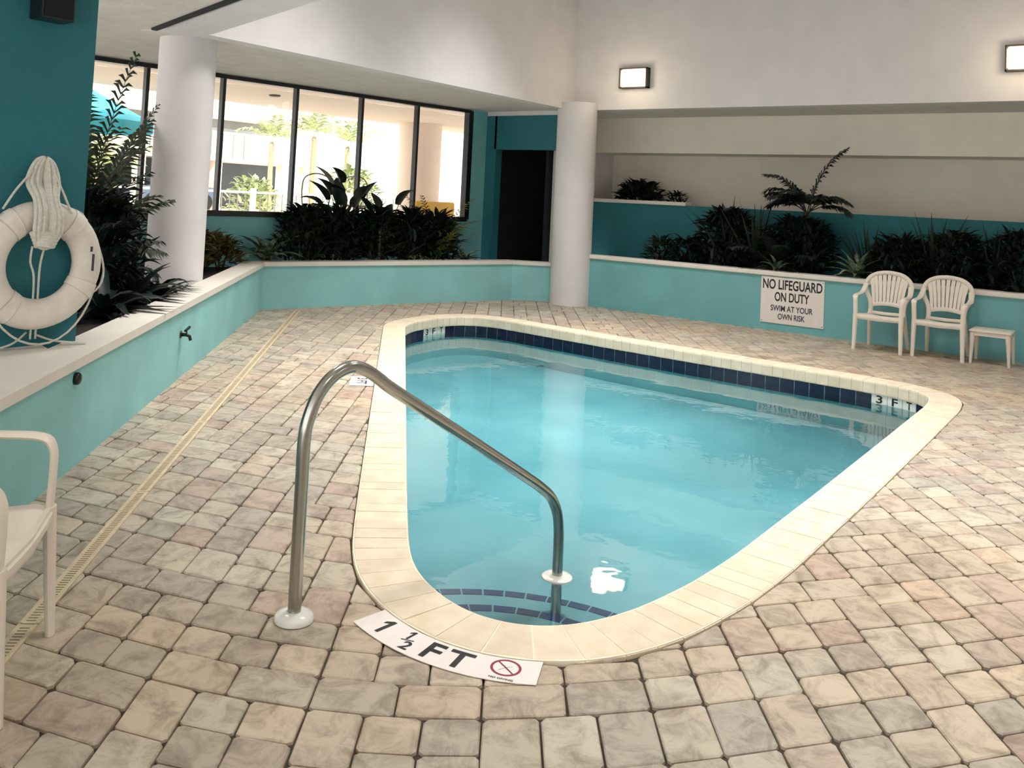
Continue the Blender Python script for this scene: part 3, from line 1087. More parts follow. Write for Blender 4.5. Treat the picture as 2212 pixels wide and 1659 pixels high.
# ------------------------------------------------------------------ plastic chairs
def make_chair(label, loc, rz, sc=1.0, group=None):
    t = thing('plastic_armchair', label, 'chair', loc, rz, group)
    t.scale = (sc, sc, sc)
    # seat
    V = []; F = []
    nx, ny = 8, 8
    for lay in (0, 1):
        for j in range(ny + 1):
            for i in range(nx + 1):
                u_ = i / nx * 2 - 1; v_ = j / ny
                half = 0.265 - 0.055 * v_
                x = u_ * half
                y = -0.25 + 0.47 * v_
                if j == 0: y -= 0.012 * (1 - u_ * u_)
                z = 0.435 - 0.03 * v_ - 0.018 * (1 - u_ * u_) * (0.4 + v_) * 0.8
                if j == 0: z -= 0.022
                V.append((x, y, z - 0.022 * lay))
    w_ = nx + 1; off = w_ * (ny + 1)
    for j in range(ny):
        for i in range(nx):
            a = j * w_ + i
            F.append((a, a + 1, a + w_ + 1, a + w_)); F.append((a + off, a + w_ + off, a + w_ + 1 + off, a + 1 + off))
    for i in range(nx):
        F.append((i, i + off, i + 1 + off, i + 1)); a = ny * w_ + i; F.append((a, a + 1, a + 1 + off, a + off))
    for j in range(ny):
        a = j * w_; F.append((a, a + w_, a + w_ + off, a + off)); a = j * w_ + nx; F.append((a, a + off, a + w_ + off, a + w_))
    smooth_by_angle(pyd('seat', V, F, 'resin', t), 40)
    ap = MB()
    ap.tube([(-0.25, -0.235, 0.398), (0, -0.248, 0.392), (0.25, -0.235, 0.398)], 0.028, 4, ref=(0, 0, 1), ry=0.008, square=True)
    for s_ in (-1, 1):
        ap.tube([(0.25 * s_, -0.23, 0.398), (0.20 * s_, 0.20, 0.385)], 0.024, 4, ref=(0, 0, 1), ry=0.007, square=True)
    ap.build('apron', 'resin', t)
    for s_ in (-1, 1):
        # front leg, rear leg, arm
        smooth_by_angle(MB().tube([(0.262 * s_, -0.262, 0), (0.258 * s_, -0.248, 0.21), (0.254 * s_, -0.235, 0.425)], [0.021, 0.025, 0.029], 8, ref=(1, 0, 0), ry=[0.017, 0.02, 0.023]).build('leg', 'resin', t), 50)
        smooth_by_angle(MB().tube([(0.225 * s_, 0.335, 0), (0.21 * s_, 0.275, 0.2), (0.195 * s_, 0.205, 0.425)], [0.019, 0.024, 0.028], 8, ref=(1, 0, 0), ry=[0.016, 0.02, 0.024]).build('leg', 'resin', t), 50)
        arm = catmull([(0.254 * s_, -0.235, 0.41), (0.258 * s_, -0.238, 0.54), (0.262 * s_, -0.232, 0.615), (0.268 * s_, -0.19, 0.65), (0.275 * s_, -0.05, 0.655), (0.275 * s_, 0.10, 0.662), (0.268 * s_, 0.19, 0.70), (0.258 * s_, 0.265, 0.77)], 4)
        smooth_by_angle(MB().tube(arm, [0.026] * 9 + [0.03] * (len(arm) - 9), 8, ref=(1, 0, 0), ry=0.013).build('arm', 'resin', t), 50)
    # fan back
    yb = lambda z: 0.205 + (z - 0.42) * 0.23
    side = [(0.192, 0.41), (0.19, 0.50), (0.205, 0.58), (0.243, 0.655), (0.264, 0.73), (0.255, 0.80), (0.215, 0.86), (0.15, 0.90), (0.075, 0.918), (0, 0.924)]
    rim = [(x, yb(z), z) for x, z in side] + [(-x, yb(z), z) for x, z in reversed(side[:-1])]
    rim = catmull(rim, 3)
    br = smooth_by_angle(MB().tube(rim, 0.022, 8, ref=(0, 1, 0.0), ry=0.026).build('backrest', 'resin', t), 50)
    low = catmull([(-0.19, yb(.53), 0.515), (-0.1, yb(.54) + 0.008, 0.535), (0, yb(.54) + 0.012, 0.543), (0.1, yb(.54) + 0.008, 0.535), (0.19, yb(.53), 0.515)], 4)
    MB().tube(low, 0.010, 6, ref=(0, 1, 0), ry=0.028).build('lower_rail', 'resin', br)
    MB().tube([(-0.19, yb(.43), 0.425), (0, yb(.43) + 0.006, 0.42), (0.19, yb(.43), 0.425)], 0.010, 6, ref=(0, 1, 0), ry=0.022).build('seat_rail', 'resin', br)
    nr = 9
    for i in range(nr):
        u_ = -1 + 2 * (i + 0.5) / nr
        x0 = 0.178 * u_
        th = u_ * 1.02
        x1 = 0.262 * math.sin(th) * 0.98
        z1 = 0.715 + 0.205 * math.cos(th) ** 0.9
        zs = [0.53, 0.53 + (z1 - 0.53) * 0.5, z1]
        xs = [x0, x0 + (x1 - x0) * 0.38, x1]
        P_ = catmull([(x, yb(z) + 0.010 * (1 - u_ * u_), z) for x, z in zip(xs, zs)], 4)
        MB().tube(P_, 0.0065, 4, ref=(0, 1, 0), ry=[0.0145 + 0.009 * k_ / (len(P_) - 1) for k_ in range(len(P_))], square=True).build('slat', 'resin', br)
    return t


G_CH = 'white plastic fan-back armchairs'
make_chair('white plastic fan-back armchair by the planter, nearer the lifeguard sign', (11.83, 2.595, 0), math.radians(-90), 1.0, G_CH)
make_chair('white plastic fan-back armchair between the other chair and the small table', (11.90, 1.955, 0), math.radians(-91), 1.0, G_CH)
make_chair('white plastic armchair cut off at the left, beside the slot drain', (1.305, 3.045, 0), math.radians(48), 1.06, G_CH)

# small resin table
tb = thing('side_table', 'low white plastic side table next to the chairs', 'table', (11.93, 1.44, 0))
TH = 0.385
smooth_by_angle(MB().box((0, 0, TH - 0.013), (0.44, 0.42, 0.026), bev=0.012).build('table_top', 'resin', tb), 40)
sk = MB()
for s_ in (-1, 1):
    sk.box((0, s_ * 0.188, TH - 0.042), (0.40, 0.012, 0.045)); sk.box((s_ * 0.198, 0, TH - 0.042), (0.012, 0.376, 0.045))
sk.build('apron', 'resin', tb)
for sx in (-1, 1):
    for sy in (-1, 1):
        smooth_by_angle(MB().tube([(sx * 0.20, sy * 0.19, 0), (sx * 0.185, sy * 0.175, TH - 0.03)], [0.014, 0.03], 8, ref=(1, 0, 0)).build('leg', 'resin', tb), 50)

# ------------------------------------------------------------------ life ring and its rope
lr = thing('life_ring', 'white life ring hanging on the dark teal wall', 'life ring', (2.60, 5.09, 1.10))
V = []; F = []
NR, NT = 48, 16
for i in range(NR):
    a = 2 * math.pi * i / NR
    for j in range(NT):
        b = 2 * math.pi * j / NT
        rr = 0.285 + 0.088 * math.cos(b)
        V.append((rr * math.cos(a), 0.062 * math.sin(b), rr * math.sin(a)))
for i in range(NR):
    for j in range(NT):
        i2_, j2_ = (i + 1) % NR, (j + 1) % NT
        F.append((i * NT + j, i * NT + j2_, i2_ * NT + j2_, i2_ * NT + j))
pyd('ring_body', V, F, 'ring', lr, True)


def band(th0, th1, infl, name, m_):
    V = []; F = []
    k = 8
    for i in range(k + 1):
        a = th0 + (th1 - th0) * i / k
        for j in range(NT):
            b = 2 * math.pi * j / NT
            rr = 0.285 + (0.088 + infl) * math.cos(b)
            V.append((rr * math.cos(a), (0.062 + infl) * math.sin(b), rr * math.sin(a)))
    for i in range(k):
        for j in range(NT):
            j2_ = (j + 1) % NT
            F.append((i * NT + j, i * NT + j2_, (i + 1) * NT + j2_, (i + 1) * NT + j))
    F.append(tuple(range(NT))); F.append(tuple(reversed([k * NT + j for j in range(NT)])))
    return pyd(name, V, F, m_, lr, True)


for a in (52, 128, 232, -28):
    band(math.radians(a - 7), math.radians(a + 7), 0.005, 'canvas_band', 'ring')
gl_ = MB()
knots = [52, -28, -128, 128]
for i in range(4):
    a0, a1 = math.radians(knots[i]), math.radians(knots[(i + 1) % 4])
    if i == 3: a1 = math.radians(52); a0 = math.radians(128)
    dlt = a1 - a0
    while dlt > math.pi: dlt -= 2 * math.pi
    while dlt < -math.pi: dlt += 2 * math.pi
    P_ = []
    for k in range(13):
        t_ = k / 12
        a = a0 + dlt * t_
        sag = 0.085 * math.sin(math.pi * t_) if i != 3 else 0.03 * math.sin(math.pi * t_)
        P_.append((0.378 * math.cos(a) * (1 + sag * 0.6), -0.01, 0.378 * math.sin(a) - sag))
    gl_.tube(P_, 0.0065, 8)
gl_.build('grab_line', 'rope', lr, True)
# printed marks
pr_ = MB()
for th, ln in ((18, 0.03), (2, 0.10)):
    a = math.radians(th)
    pr_.box((0.292 * math.cos(a), -0.0625, 0.292 * math.sin(a)), (0.014, 0.003, ln))
pr_.build('printed_mark', 'greyink', lr)

rc = thing('rope_coil', 'bundled white throw rope looped over a hook above the life ring', 'rope', (2.585, 5.10, 1.45))
cb = MB()
rr_ = random.Random(5)
for k in range(11):
    w_ = 0.012 + 0.0082 * k
    ph = rr_.uniform(-0.006, 0.006); yy = -0.006 - 0.004 * (k % 4)
    half = [(0.62, 0, 0.235), (1.0, 0, 0.13), (0.72, -0.05, 0.035), (0.82, -0.095, -0.06), (0.85, -0.098, -0.15), (0.55, -0.075, -0.225)]
    loop = [(ph, yy, 0.27)] + [(w_ * f_, yy + dy_, z_ + rr_.uniform(-.006, .006)) for f_, dy_, z_ in half] + [(ph, yy - 0.07, -0.25)] + [(-w_ * f_, yy + dy_, z_ + rr_.uniform(-.006, .006)) for f_, dy_, z_ in reversed(half)]
    P_ = catmull(loop, 4, closed=True)
    cb.tube(P_ + [P_[0]], 0.0115, 7, cap=False)
cb.build('rope_loops', 'rope', rc, True)
kn = MB()
for k in range(5):
    zc = -0.165 - 0.017 * k
    P_ = [((0.08 - 0.008 * k) * math.cos(2 * math.pi * i / 14), -0.082 + 0.032 * math.sin(2 * math.pi * i / 14), zc + 0.006 * math.sin(4 * math.pi * i / 14)) for i in range(15)]
    kn.tube(P_, 0.014, 7, cap=False)
kn.build('wrapped_knot', 'rope', rc, True)
tl = MB()
tl.tube(catmull([(-0.055, -0.05, -0.24), (-0.045, -0.02, -0.33), (-0.012, -0.005, -0.42), (-0.005, 0.0, -0.60), (0.0, 0.01, -0.78)], 5), 0.0065, 8)
tl.tube(catmull([(0.015, -0.05, -0.25), (0.012, -0.02, -0.36), (0.022, 0.0, -0.55), (0.03, 0.01, -0.78)], 5), 0.0065, 8)
tl.tube(catmull([(-0.06, -0.02, 0.20), (-0.16, -0.03, 0.08), (-0.23, -0.04, -0.03)], 5), 0.007, 8)
tl.tube(catmull([(0.06, -0.02, 0.18), (0.11, -0.03, 0.08), (0.16, -0.06, -0.05)], 5), 0.007, 8)
tl.tube(catmull([(0.04, 0.02, -0.76), (0.14, 0.0, -0.80), (0.30, -0.06, -0.823)], 5), 0.0065, 8)
tl.tube(catmull([(-0.02, 0.02, -0.74), (-0.12, 0.0, -0.80), (-0.32, -0.03, -0.823)], 5), 0.0065, 8)
tl.build('rope_tail', 'rope', rc, True)
hk = thing('wall_hook', 'steel hook holding the bundled rope on the teal wall', 'hook', (2.585, 5.185, 1.70))
MB().tube([(0, 0.01, 0.0), (0, -0.05, 0.0), (0, -0.10, 0.005), (0, -0.115, 0.03)], 0.007, 8).build('hook_rod', 'steel', hk, True)
MB().tube([(0, 0, 0), (0, -0.006, 0)], 0.022, 14, ref=(0, 0, 1)).build('hook_plate', 'steel', hk)

# dark wall box high on the teal wall
sp_ = thing('wall_speaker', 'small black speaker box high on the dark teal wall', 'speaker', (2.575, 5.10, 2.67))
MB().box((0, 0, 0), (0.20, 0.15, 0.30), bev=0.01).build('speaker_body', 'black', sp_)
MB().box((0, -0.078, 0), (0.17, 0.008, 0.26)).build('speaker_grille', 'dark', sp_)
MB().box((0, 0.082, 0), (0.06, 0.03, 0.10)).build('wall_bracket', 'black', sp_)

# ------------------------------------------------------------------ wall lamps and added fill lights
def sconce(y, z, label):
    t = thing('wall_lamp', label, 'lamp', (XR + 0.02, y, z), 0, 'square wall lamps on the upper wall')
    hs_ = MB()
    W_, H_, D_ = 0.46, 0.31, 0.13
    for s_ in (-1, 1):
        hs_.box((-D_ / 2, s_ * (W_ / 2 - 0.008), 0), (D_, 0.016, H_)); hs_.box((-D_ / 2, 0, s_ * (H_ / 2 - 0.008)), (D_, W_, 0.016))
    hs_.box((-0.01, 0, 0), (0.02, W_, H_))
    hs_.build('lamp_housing', 'bronze', t)
    smooth_by_angle(MB().box((-D_ / 2 - 0.008, 0, 0), (D_, W_ - 0.04, H_ - 0.04), bev=0.03).build('lens', 'sconce', t), 50)
    li = bpy.data.lights.new('wall_lamp_light', 'POINT'); li.energy = 9; li.color = (1, 0.82, 0.56); li.shadow_soft_size = 0.12
    lo_ = bpy.data.objects.new('wall_lamp_light', li); COL.objects.link(lo_); lo_.parent = t; lo_.location = (-0.5, 0, -0.1)
    return t


sconce(6.30, 3.55, 'lit square wall lamp above the far column, left of the upper wall')
sconce(1.18, 3.58, 'lit square wall lamp at the right end of the upper wall')

k = 0
for (x, y, wh) in ((6.2, 5.6, 'by the far upper wall, nearer the left beam'), (9.3, 5.6, 'by the far upper wall, nearer the corner column'), (6.0, 2.8, 'over the pool steps side'), (9.3, 2.6, 'over the right pool edge'), (5.8, -0.4, 'behind the pool, nearer the left beam'), (9.3, -0.6, 'behind the pool, nearer the right wall')):
    t = thing('ceiling_lamp', 'square ceiling lamp ' + wh, 'lamp', (x, y, HZ), 0, 'ceiling lamps over the pool')  # unseen fill light added to brighten the pool and floor
    MB().box((0, 0, -0.03), (1.0, 1.0, 0.06), bev=0.01).build('lamp_frame', 'white', t)
    MB().box((0, 0, -0.065), (0.9, 0.9, 0.012)).build('diffuser', 'lampface', t)
    li = bpy.data.lights.new('ceiling_lamp_light', 'AREA'); li.energy = LAMP_W * (0.4 if x > 8 and y < 5 else 1.3); li.size = 0.85; li.spread = math.radians(90); li.color = (1, 0.97, 0.95)
    lo_ = bpy.data.objects.new('ceiling_lamp_light', li); COL.objects.link(lo_); lo_.parent = t; lo_.location = (0, 0, -0.08)

for (x, y, wh) in ((1.2, 0.2, 'over the viewer'), (2.6, 2.6, 'over the pool steps'), (3.6, 5.2, 'over the left planter ledge'), (3.0, -1.6, 'behind the viewer')):
    t = thing('recessed_downlight', 'round recessed downlight in the low soffit ' + wh, 'lamp', (x, y, SOFF), 0, 'downlights in the low soffit')  # unseen fill light added to brighten the near deck
    MB().lathe([(0.13, 0.0), (0.13, -0.012), (0.10, -0.016)], (0, 0, 0), 24).build('trim_ring', 'white', t)
    MB().lathe([(0.095, -0.0165), (0.095, -0.019)], (0, 0, 0), 24).build('lens', 'lampface', t)
    li = bpy.data.lights.new('downlight_light', 'AREA'); li.shape = 'DISK'; li.energy = SOFFIT_W; li.size = 0.19; li.color = (1, 0.97, 0.94); li.spread = math.radians(150)
    lo_ = bpy.data.objects.new('downlight_light', li); COL.objects.link(lo_); lo_.parent = t; lo_.location = (0, 0, -0.03)

# ------------------------------------------------------------------ plants
def settle(V, loc, rz=0.0):
    """keep leaves out of walls, ledges and columns"""
    ca, sa = math.cos(rz), math.sin(rz)
    out = []
    for p in V:
        x = loc[0] + p[0] * ca - p[1] * sa; y = loc[1] + p[0] * sa + p[1] * ca; z = loc[2] + p[2]
        if y > 5.0 and x < 12.0 and loc[1] < 10:
            d = (Vector((x, y, 0)) - W0).dot(WN) + 0.03
            if d > 0: x -= WN.x * d; y -= WN.y * d
            dl_ = (Vector((x, y, 0)) - PB).dot(NL)
            if x < PB.x + 0.1 and dl_ < 0.26 and z < 0.64: z = 0.64
            if x >= PB.x and z < 0.64 and y < PB.y + 0.27 + (x - PB.x) * (PC.y - PB.y) / (PC.x - PB.x): z = 0.64
            q = Vector((x - 5.42, y - 7.88))
            if q.length < 0.31:
                q = q.normalized() * 0.31; x = 5.42 + q.x; y = 7.88 + q.y
            if x < 2.95 and 5.15 < y < 5.6: x = 2.96
        elif 12.2 < x < 14.6 and y < 8:
            if loc[0] < 13.4 and z < 1.66: x = min(x, 13.41)
            if x < 12.58 and z < 0.815: z = 0.815
            x = min(x, 14.28)
        dx, dy = x - loc[0], y - loc[1]
        out.append((dx * ca + dy * sa, -dx * sa + dy * ca, z - loc[2]))
    return out


def blade(mb, base, az, elev, L_, w_, droop, seg=6, fold=0.25, tip=0.15):
    """a leaf blade rising from base, leaning along az, bending down"""
    base = Vector(base)
    h = Vector((math.cos(az), math.sin(az), 0)); sd = Vector((-math.sin(az), math.cos(az), 0))
    p = base.copy(); e = elev
    V = []
    for i in range(seg + 1):
        t = i / seg
        ww = w_ * (math.sin(math.pi * min(1, 0.12 + 0.88 * t) ** 0.75) * 0.95 + 0.05) if i < seg else w_ * tip * 0.2
        d = h * math.cos(e) + Vector((0, 0, 1)) * math.sin(e)
        up = sd.cross(d) * -1
        V += [p - sd * ww / 2 + up * ww * fold, p.copy(), p + sd * ww / 2 + up * ww * fold]
        p = p + d * (L_ / seg)
        e -= droop / seg
    F = []
    for i in range(seg):
        a = i * 3
        F += [(a, a + 1, a + 4, a + 3), (a + 1, a + 2, a + 5, a + 4)]
    mb.add(V, F)


def rosette(label, loc, n_, L_, w_, m_, rng, elev=(0.5, 1.3), droop=(0.8, 1.6), flat=None, name='bromeliad', cat='plant', group=None):
    t = thing(name, label, cat, loc, 0, group)
    for k in range(n_):
        az = k * 2.399 + rng.uniform(-0.2, 0.2)
        f_ = k / max(1, n_ - 1)
        el = elev[0] + (elev[1] - elev[0]) * f_
        Lk = L_ * rng.uniform(0.8, 1.08)
        if flat is not None:
            Lk *= (1 - 0.55 * abs(math.cos(az - flat)))
        mb = MB()
        blade(mb, (0.02 * math.cos(az), 0.02 * math.sin(az), 0), az, el, Lk, w_ * rng.uniform(0.85, 1.1), rng.uniform(*droop))
        mb.v = settle(mb.v, loc)
        mb.build('leaf', m_, t, True)
    return t


def frond(mb, base, az, elev, L_, droop, nl, ll, lw, rng, tipup=0.0, rr=0.008):
    base = Vector(base)
    h = Vector((math.cos(az), math.sin(az), 0)); sd = Vector((-math.sin(az), math.cos(az), 0))
    P_ = [base.copy()]; e = elev; D_ = []
    S_ = 10
    for i in range(S_):
        d = h * math.cos(e) + Vector((0, 0, 1)) * math.sin(e)
        D_.append(d)
        P_.append(P_[-1] + d * (L_ / S_))
        e -= droop / S_ * (0.5 + 1.0 * i / S_)
    D_.append(D_[-1])
    mb.tube(P_, [rr * (1 - 0.8 * i / S_) for i in range(S_ + 1)], 5)
    for k in range(nl):
        t = 0.22 + 0.78 * k / (nl - 1)
        i = min(S_ - 1, int(t * S_)); fr_ = t * S_ - i
        p = P_[i] + (P_[i + 1] - P_[i]) * fr_
        d = D_[i]
        up = sd.cross(d) * -1
        if up.z < 0: up = -up
        prof_ = math.sin(math.pi * (0.15 + 0.8 * t)) ** 0.6
        for s_ in (-1, 1):
            ld = (d * rng.uniform(0.55, 0.8) + sd * s_ * rng.uniform(0.7, 0.95) + up * rng.uniform(0.0, 0.25) - Vector((0, 0, 0.15))).normalized()
            Lk = ll * prof_ * rng.uniform(0.85, 1.1)
            q1 = p + ld * Lk * 0.5
            q2 = p + ld * Lk + Vector((0, 0, -0.28 * Lk))
            wd = ld.cross(up).normalized() * lw / 2
            k0 = len(mb.v)
            mb.v += [tuple(p - wd * 0.5), tuple(p + wd * 0.5), tuple(q1 + wd), tuple(q1 - wd), tuple(q2)]
            mb.f += [(k0, k0 + 1, k0 + 2, k0 + 3), (k0 + 3, k0 + 2, k0 + 4)]


def palm(label, loc, fronds, m_, rng, nl=22, ll=0.32, lw=0.028, trunk=0.0, tr=0.04, name='palm', cat='palm', group=None, tm='stem', scale=1.0):
    """fronds: list of (azimuth deg, elevation, length, droop)"""
    t = thing(name, label, cat, loc, 0, group)
    mb = MB()
    if trunk > 0:
        P_ = [(0.01 * math.sin(i * 1.3), 0.01 * math.cos(i), trunk * i / 6) for i in range(7)]
        mb.tube(P_, [tr * (1.15 - 0.3 * i / 6) for i in range(7)], 10)
    else:
        for k in range(4):
            a = k * 1.7
            mb.tube([(0.04 * math.cos(a), 0.04 * math.sin(a), -0.03), (0.06 * math.cos(a), 0.06 * math.sin(a), 0.16)], [0.016, 0.012], 7)
    mb.build('trunk' if trunk > 0 else 'stem', tm, t, True)
    for az, el, L_, dr_ in fronds:
        mb = MB()
        a = math.radians(az)
        frond(mb, (0.03 * math.cos(a), 0.03 * math.sin(a), trunk), a, el, L_, dr_, nl, ll, lw, rng)
        mb.v = settle(mb.v, loc)
        mb.build('frond', m_, t)
    return t


def shrub(label, loc, rx, ry, h_, n_, ll, lw, m_, rng, rz=0.0, name='leafy_shrub', cat='shrub', group=None, zmin=0.05):
    t = thing(name, label, cat, loc, rz, group)
    mb = MB()
    for k in range(n_):
        a = rng.uniform(0, 2 * math.pi); r_ = math.sqrt(rng.random()); zz = zmin + (h_ - zmin) * rng.random() ** 0.8
        prof_ = math.sqrt(max(0.05, 1 - (max(0, zz / h_ - 0.35) / 0.68) ** 2))
        p = (rx * r_ * prof_ * math.cos(a), ry * r_ * prof_ * math.sin(a), zz * 0.96)
        blade(mb, p, a + rng.uniform(-0.9, 0.9), rng.uniform(0.0, 1.2), ll * rng.uniform(0.6, 1.15), lw * rng.uniform(0.7, 1.15), rng.uniform(0.3, 1.4), seg=3)
    mb.v = settle(mb.v, loc, rz)
    tag(mb.build('foliage', m_, t), kind='stuff')
    sm = MB()
    for k in range(5):
        a = k * 1.3
        sm.tube([(0.02 * math.cos(a), 0.02 * math.sin(a), -0.04), (rx * 0.3 * math.cos(a), ry * 0.3 * math.sin(a), h_ * 0.35), (rx * 0.6 * math.cos(a), ry * 0.6 * math.sin(a), h_ * 0.75)], [0.012, 0.009, 0.004], 6)
    sm.build('stem', 'stem', t, True)
    return t


def spiky(label, loc, n_, L_, w_, m_, rng, spread=0.35, name='spiky_plant', cat='plant', group=None, flat=None):
    return rosette(label, loc, n_, L_, w_, m_, rng, elev=(1.0, 1.52), droop=(0.05, spread), name=name, cat=cat, group=group, flat=flat)


def broadleaf(label, loc, leaves, m_, rng, name='bird_of_paradise', cat='plant', lw=0.16):
    """leaves: (azimuth deg, elevation, stalk length, blade length)"""
    t = thing(name, label, cat, loc)
    for az, el, sl_, bl in leaves:
        a = math.radians(az)
        h = Vector((math.cos(a), math.sin(a), 0))
        P_ = [Vector((0, 0, -0.03)), h * (0.3 * sl_ * math.cos(el)) + Vector((0, 0, sl_ * 0.5 * math.sin(el))), h * (sl_ * math.cos(el)) + Vector((0, 0, sl_ * math.sin(el)))]
        P_ = catmull(P_, 4)
        st_ = MB(); st_.tube(P_, [0.012 - 0.007 * i / (len(P_) - 1) for i in range(len(P_))], 6)
        lf = MB()
        d = (P_[-1] - P_[-2]).normalized()
        blade(lf, P_[-1], a, math.asin(max(-1, min(1, d.z))) - 0.1, bl, lw * rng.uniform(0.8, 1.1), rng.uniform(0.5, 1.2), seg=7, fold=0.2)
        lf.v = settle(lf.v, loc)
        l_ = lf.build('leaf', m_, t, True)
        st_.build('leaf_stalk', m_, l_, True)
    return t


rg_ = random.Random(21)
SZ = 0.53     # soil level, left and far beds


def wmid(x, f_=0.5):
    yf = PB.y + 0.2 + (x - PB.x) * (PC.y - PB.y) / (PC.x - PB.x); yw = W0.y - (x - W0.x) * 0.1422
    return yf * (1 - f_) + yw * f_


# left bed, between teal wall and column
palm('tall dark areca palm between the teal wall and the left column', (4.18, 7.66, SZ), [(-52, 1.47, 2.25, 0.28), (-60, 1.40, 1.75, 0.6), (-20, 1.4, 1.9, 0.5), (20, 1.3, 1.9, 0.7), (-120, 1.3, 1.6, 0.8), (-70, 1.2, 1.3, 1.0), (100, 1.2, 1.8, 0.8), (-30, 1.2, 1.25, 1.0), (60, 1.4, 2.1, 0.5), (-95, 1.25, 1.25, 1.1), (-45, 1.05, 0.95, 1.5)], 'palm', rg_, nl=30, ll=0.34, lw=0.036)
palm('bushy dark palm in the corner of the bed behind the teal wall', (3.88, 7.34, SZ), [(-80, 1.2, 1.1, 1.2), (-45, 1.1, 1.05, 1.4), (20, 1.1, 1.4, 1.2), (70, 1.2, 1.5, 1.0), (-120, 1.2, 1.3, 1.0), (-40, 1.4, 1.55, 0.7), (-62, 1.3, 1.4, 0.9), (-30, 0.9, 0.9, 1.6)], 'leaf2', rg_, nl=28, ll=0.32, lw=0.036)
palm('yellow-green palm glowing at the far window of the left bed', (4.75, 9.2, SZ), [(-80, 1.3, 1.9, 0.8), (-130, 1.2, 1.7, 1.0), (-40, 1.3, 1.8, 0.9), (20, 1.2, 1.6, 1.0), (-100, 1.45, 2.2, 0.4)], 'yellowpalm', rg_, nl=22, ll=0.34, lw=0.035)
rosette('large arching dark plant hanging over the ledge under the life ring side', (3.78, 6.38, SZ), 26, 0.60, 0.10, 'leaf2', rg_, elev=(0.1, 1.3), droop=(1.0, 2.0), name='peace_lily', cat='plant')
rosette('large-leaved dark plant at the ledge halfway to the left column', (4.30, 6.82, SZ), 26, 0.60, 0.09, 'leaf2', rg_, elev=(0.2, 1.35), droop=(0.9, 1.8), name='peace_lily')
rosette('low dark plant spilling over the ledge in front of the left column', (4.78, 7.20, SZ), 26, 0.50, 0.07, 'leaf2', rg_, elev=(0.1, 1.2), droop=(0.9, 1.8), name='peace_lily')
shrub('dense dark shrub filling the bed behind the ledge plants', (4.12, 7.22, SZ), 0.46, 0.42, 0.95, 420, 0.24, 0.08, 'leaf2', rg_)
shrub('dark shrub behind the left column under the window', (5.3, 9.0, SZ), 0.6, 0.4, 0.8, 240, 0.22, 0.07, 'leaf2', rg_)

# far bed under the windows
for k, (x, y, h_) in enumerate(((6.35, 9.0, 0.36), (6.75, 9.25, 0.42), (7.15, 9.42, 0.34))):
    shrub(('low croton nearest the left column under the window', 'low croton in the middle of the three under the window', 'low croton at the planter corner under the window')[k], (x, y, SZ), 0.26, 0.24, h_ + 0.06, 170, 0.18, 0.06, 'croton', rg_, name='croton', group='crotons under the window')
rosette('pale arching plant at the corner of the far planter ledge', (7.95, wmid(7.95, 0.4), SZ + 0.06), 26, 0.78, 0.12, 'leaf3', rg_, elev=(0.5, 1.45), droop=(0.9, 1.7), flat=1.43, name='arching_lily')
for k, x in enumerate((8.55, 9.15, 9.75, 10.35, 10.85)):
    shrub(('dark bushy shrub below the second window mullion', 'dark bushy shrub below the tall broad-leaf plant', 'dark bushy shrub below the third window mullion', 'dark bushy shrub left of the small window palm', 'dark bushy shrub right of the small window palm')[k],
          (x, wmid(x), SZ), 0.46, 0.2, 0.80 - 0.04 * (k == 4), 420, 0.24, 0.08, 'leaf2' if k % 2 else 'leaf', rg_, rz=-0.15, group='shrubs under the window')
broadleaf('tall broad-leaf plant silhouetted against the third window pane', (9.2, wmid(9.2, 0.45), SZ), [(170, 1.2, 1.0, 0.42), (150, 1.35, 1.15, 0.4), (185, 1.05, 0.85, 0.40), (-10, 1.3, 1.0, 0.38), (90, 1.4, 1.0, 0.35), (175, 1.45, 1.2, 0.3), (-20, 1.1, 0.8, 0.38), (200, 1.3, 0.9, 0.4), (165, 0.95, 0.85, 0.36), (-90, 1.35, 1.0, 0.3), (5, 0.9, 0.7, 0.35), (172, 1.28, 1.05, 0.36), (160, 1.1, 0.95, 0.34), (180, 0.9, 0.95, 0.3), (0, 1.4, 0.85, 0.34), (178, 1.4, 0.95, 0.34)], 'leaf2', rg_, lw=0.22)
broadleaf('upright broad-leaf plant silhouetted against the fourth window pane', (9.85, wmid(9.85, 0.45), SZ), [(175, 1.2, 0.88, 0.36), (0, 1.25, 0.95, 0.48), (90, 1.4, 0.85, 0.3), (-15, 0.9, 0.6, 0.36), (170, 0.9, 0.62, 0.34), (20, 1.45, 0.7, 0.3), (180, 1.4, 0.7, 0.3), (-10, 1.1, 0.62, 0.3)], 'leaf2', rg_, lw=0.18)
palm('small yellow-green palm below the right window pane', (10.85, wmid(10.85, 0.45), SZ), [(172, 1.1, 1.25, 1.3), (-8, 1.1, 1.2, 1.3), (160, 1.35, 1.25, 0.8), (-20, 1.35, 1.25, 0.9), (90, 1.45, 1.1, 0.5), (-100, 1.2, 0.8, 0.9), (180, 0.5, 0.8, 1.1)], 'yellowpalm', rg_, nl=18, ll=0.20, lw=0.022)
rosette('small pale rosette plant at the end of the far ledge', (11.35, wmid(11.35, 0.35), SZ + 0.05), 20, 0.46, 0.07, 'leaf3', rg_, elev=(0.2, 1.3), droop=(0.6, 1.5), flat=1.43)
st_ = thing('bare_stem', 'pale bare stem standing among the window shrubs', 'stem', (9.62, wmid(9.62, 0.1), SZ))
MB().tube([(0, 0, -0.03), (0.005, 0, 0.2), (0.0, 0, 0.42), (-0.02, 0, 0.55)], [0.022, 0.02, 0.018, 0.012], 9).build('stalk', 'stem', st_, True)
MB().tube([(0, 0, 0.42), (0.04, 0.01, 0.56)], [0.012, 0.006], 7).build('side_shoot', 'stem', st_, True)

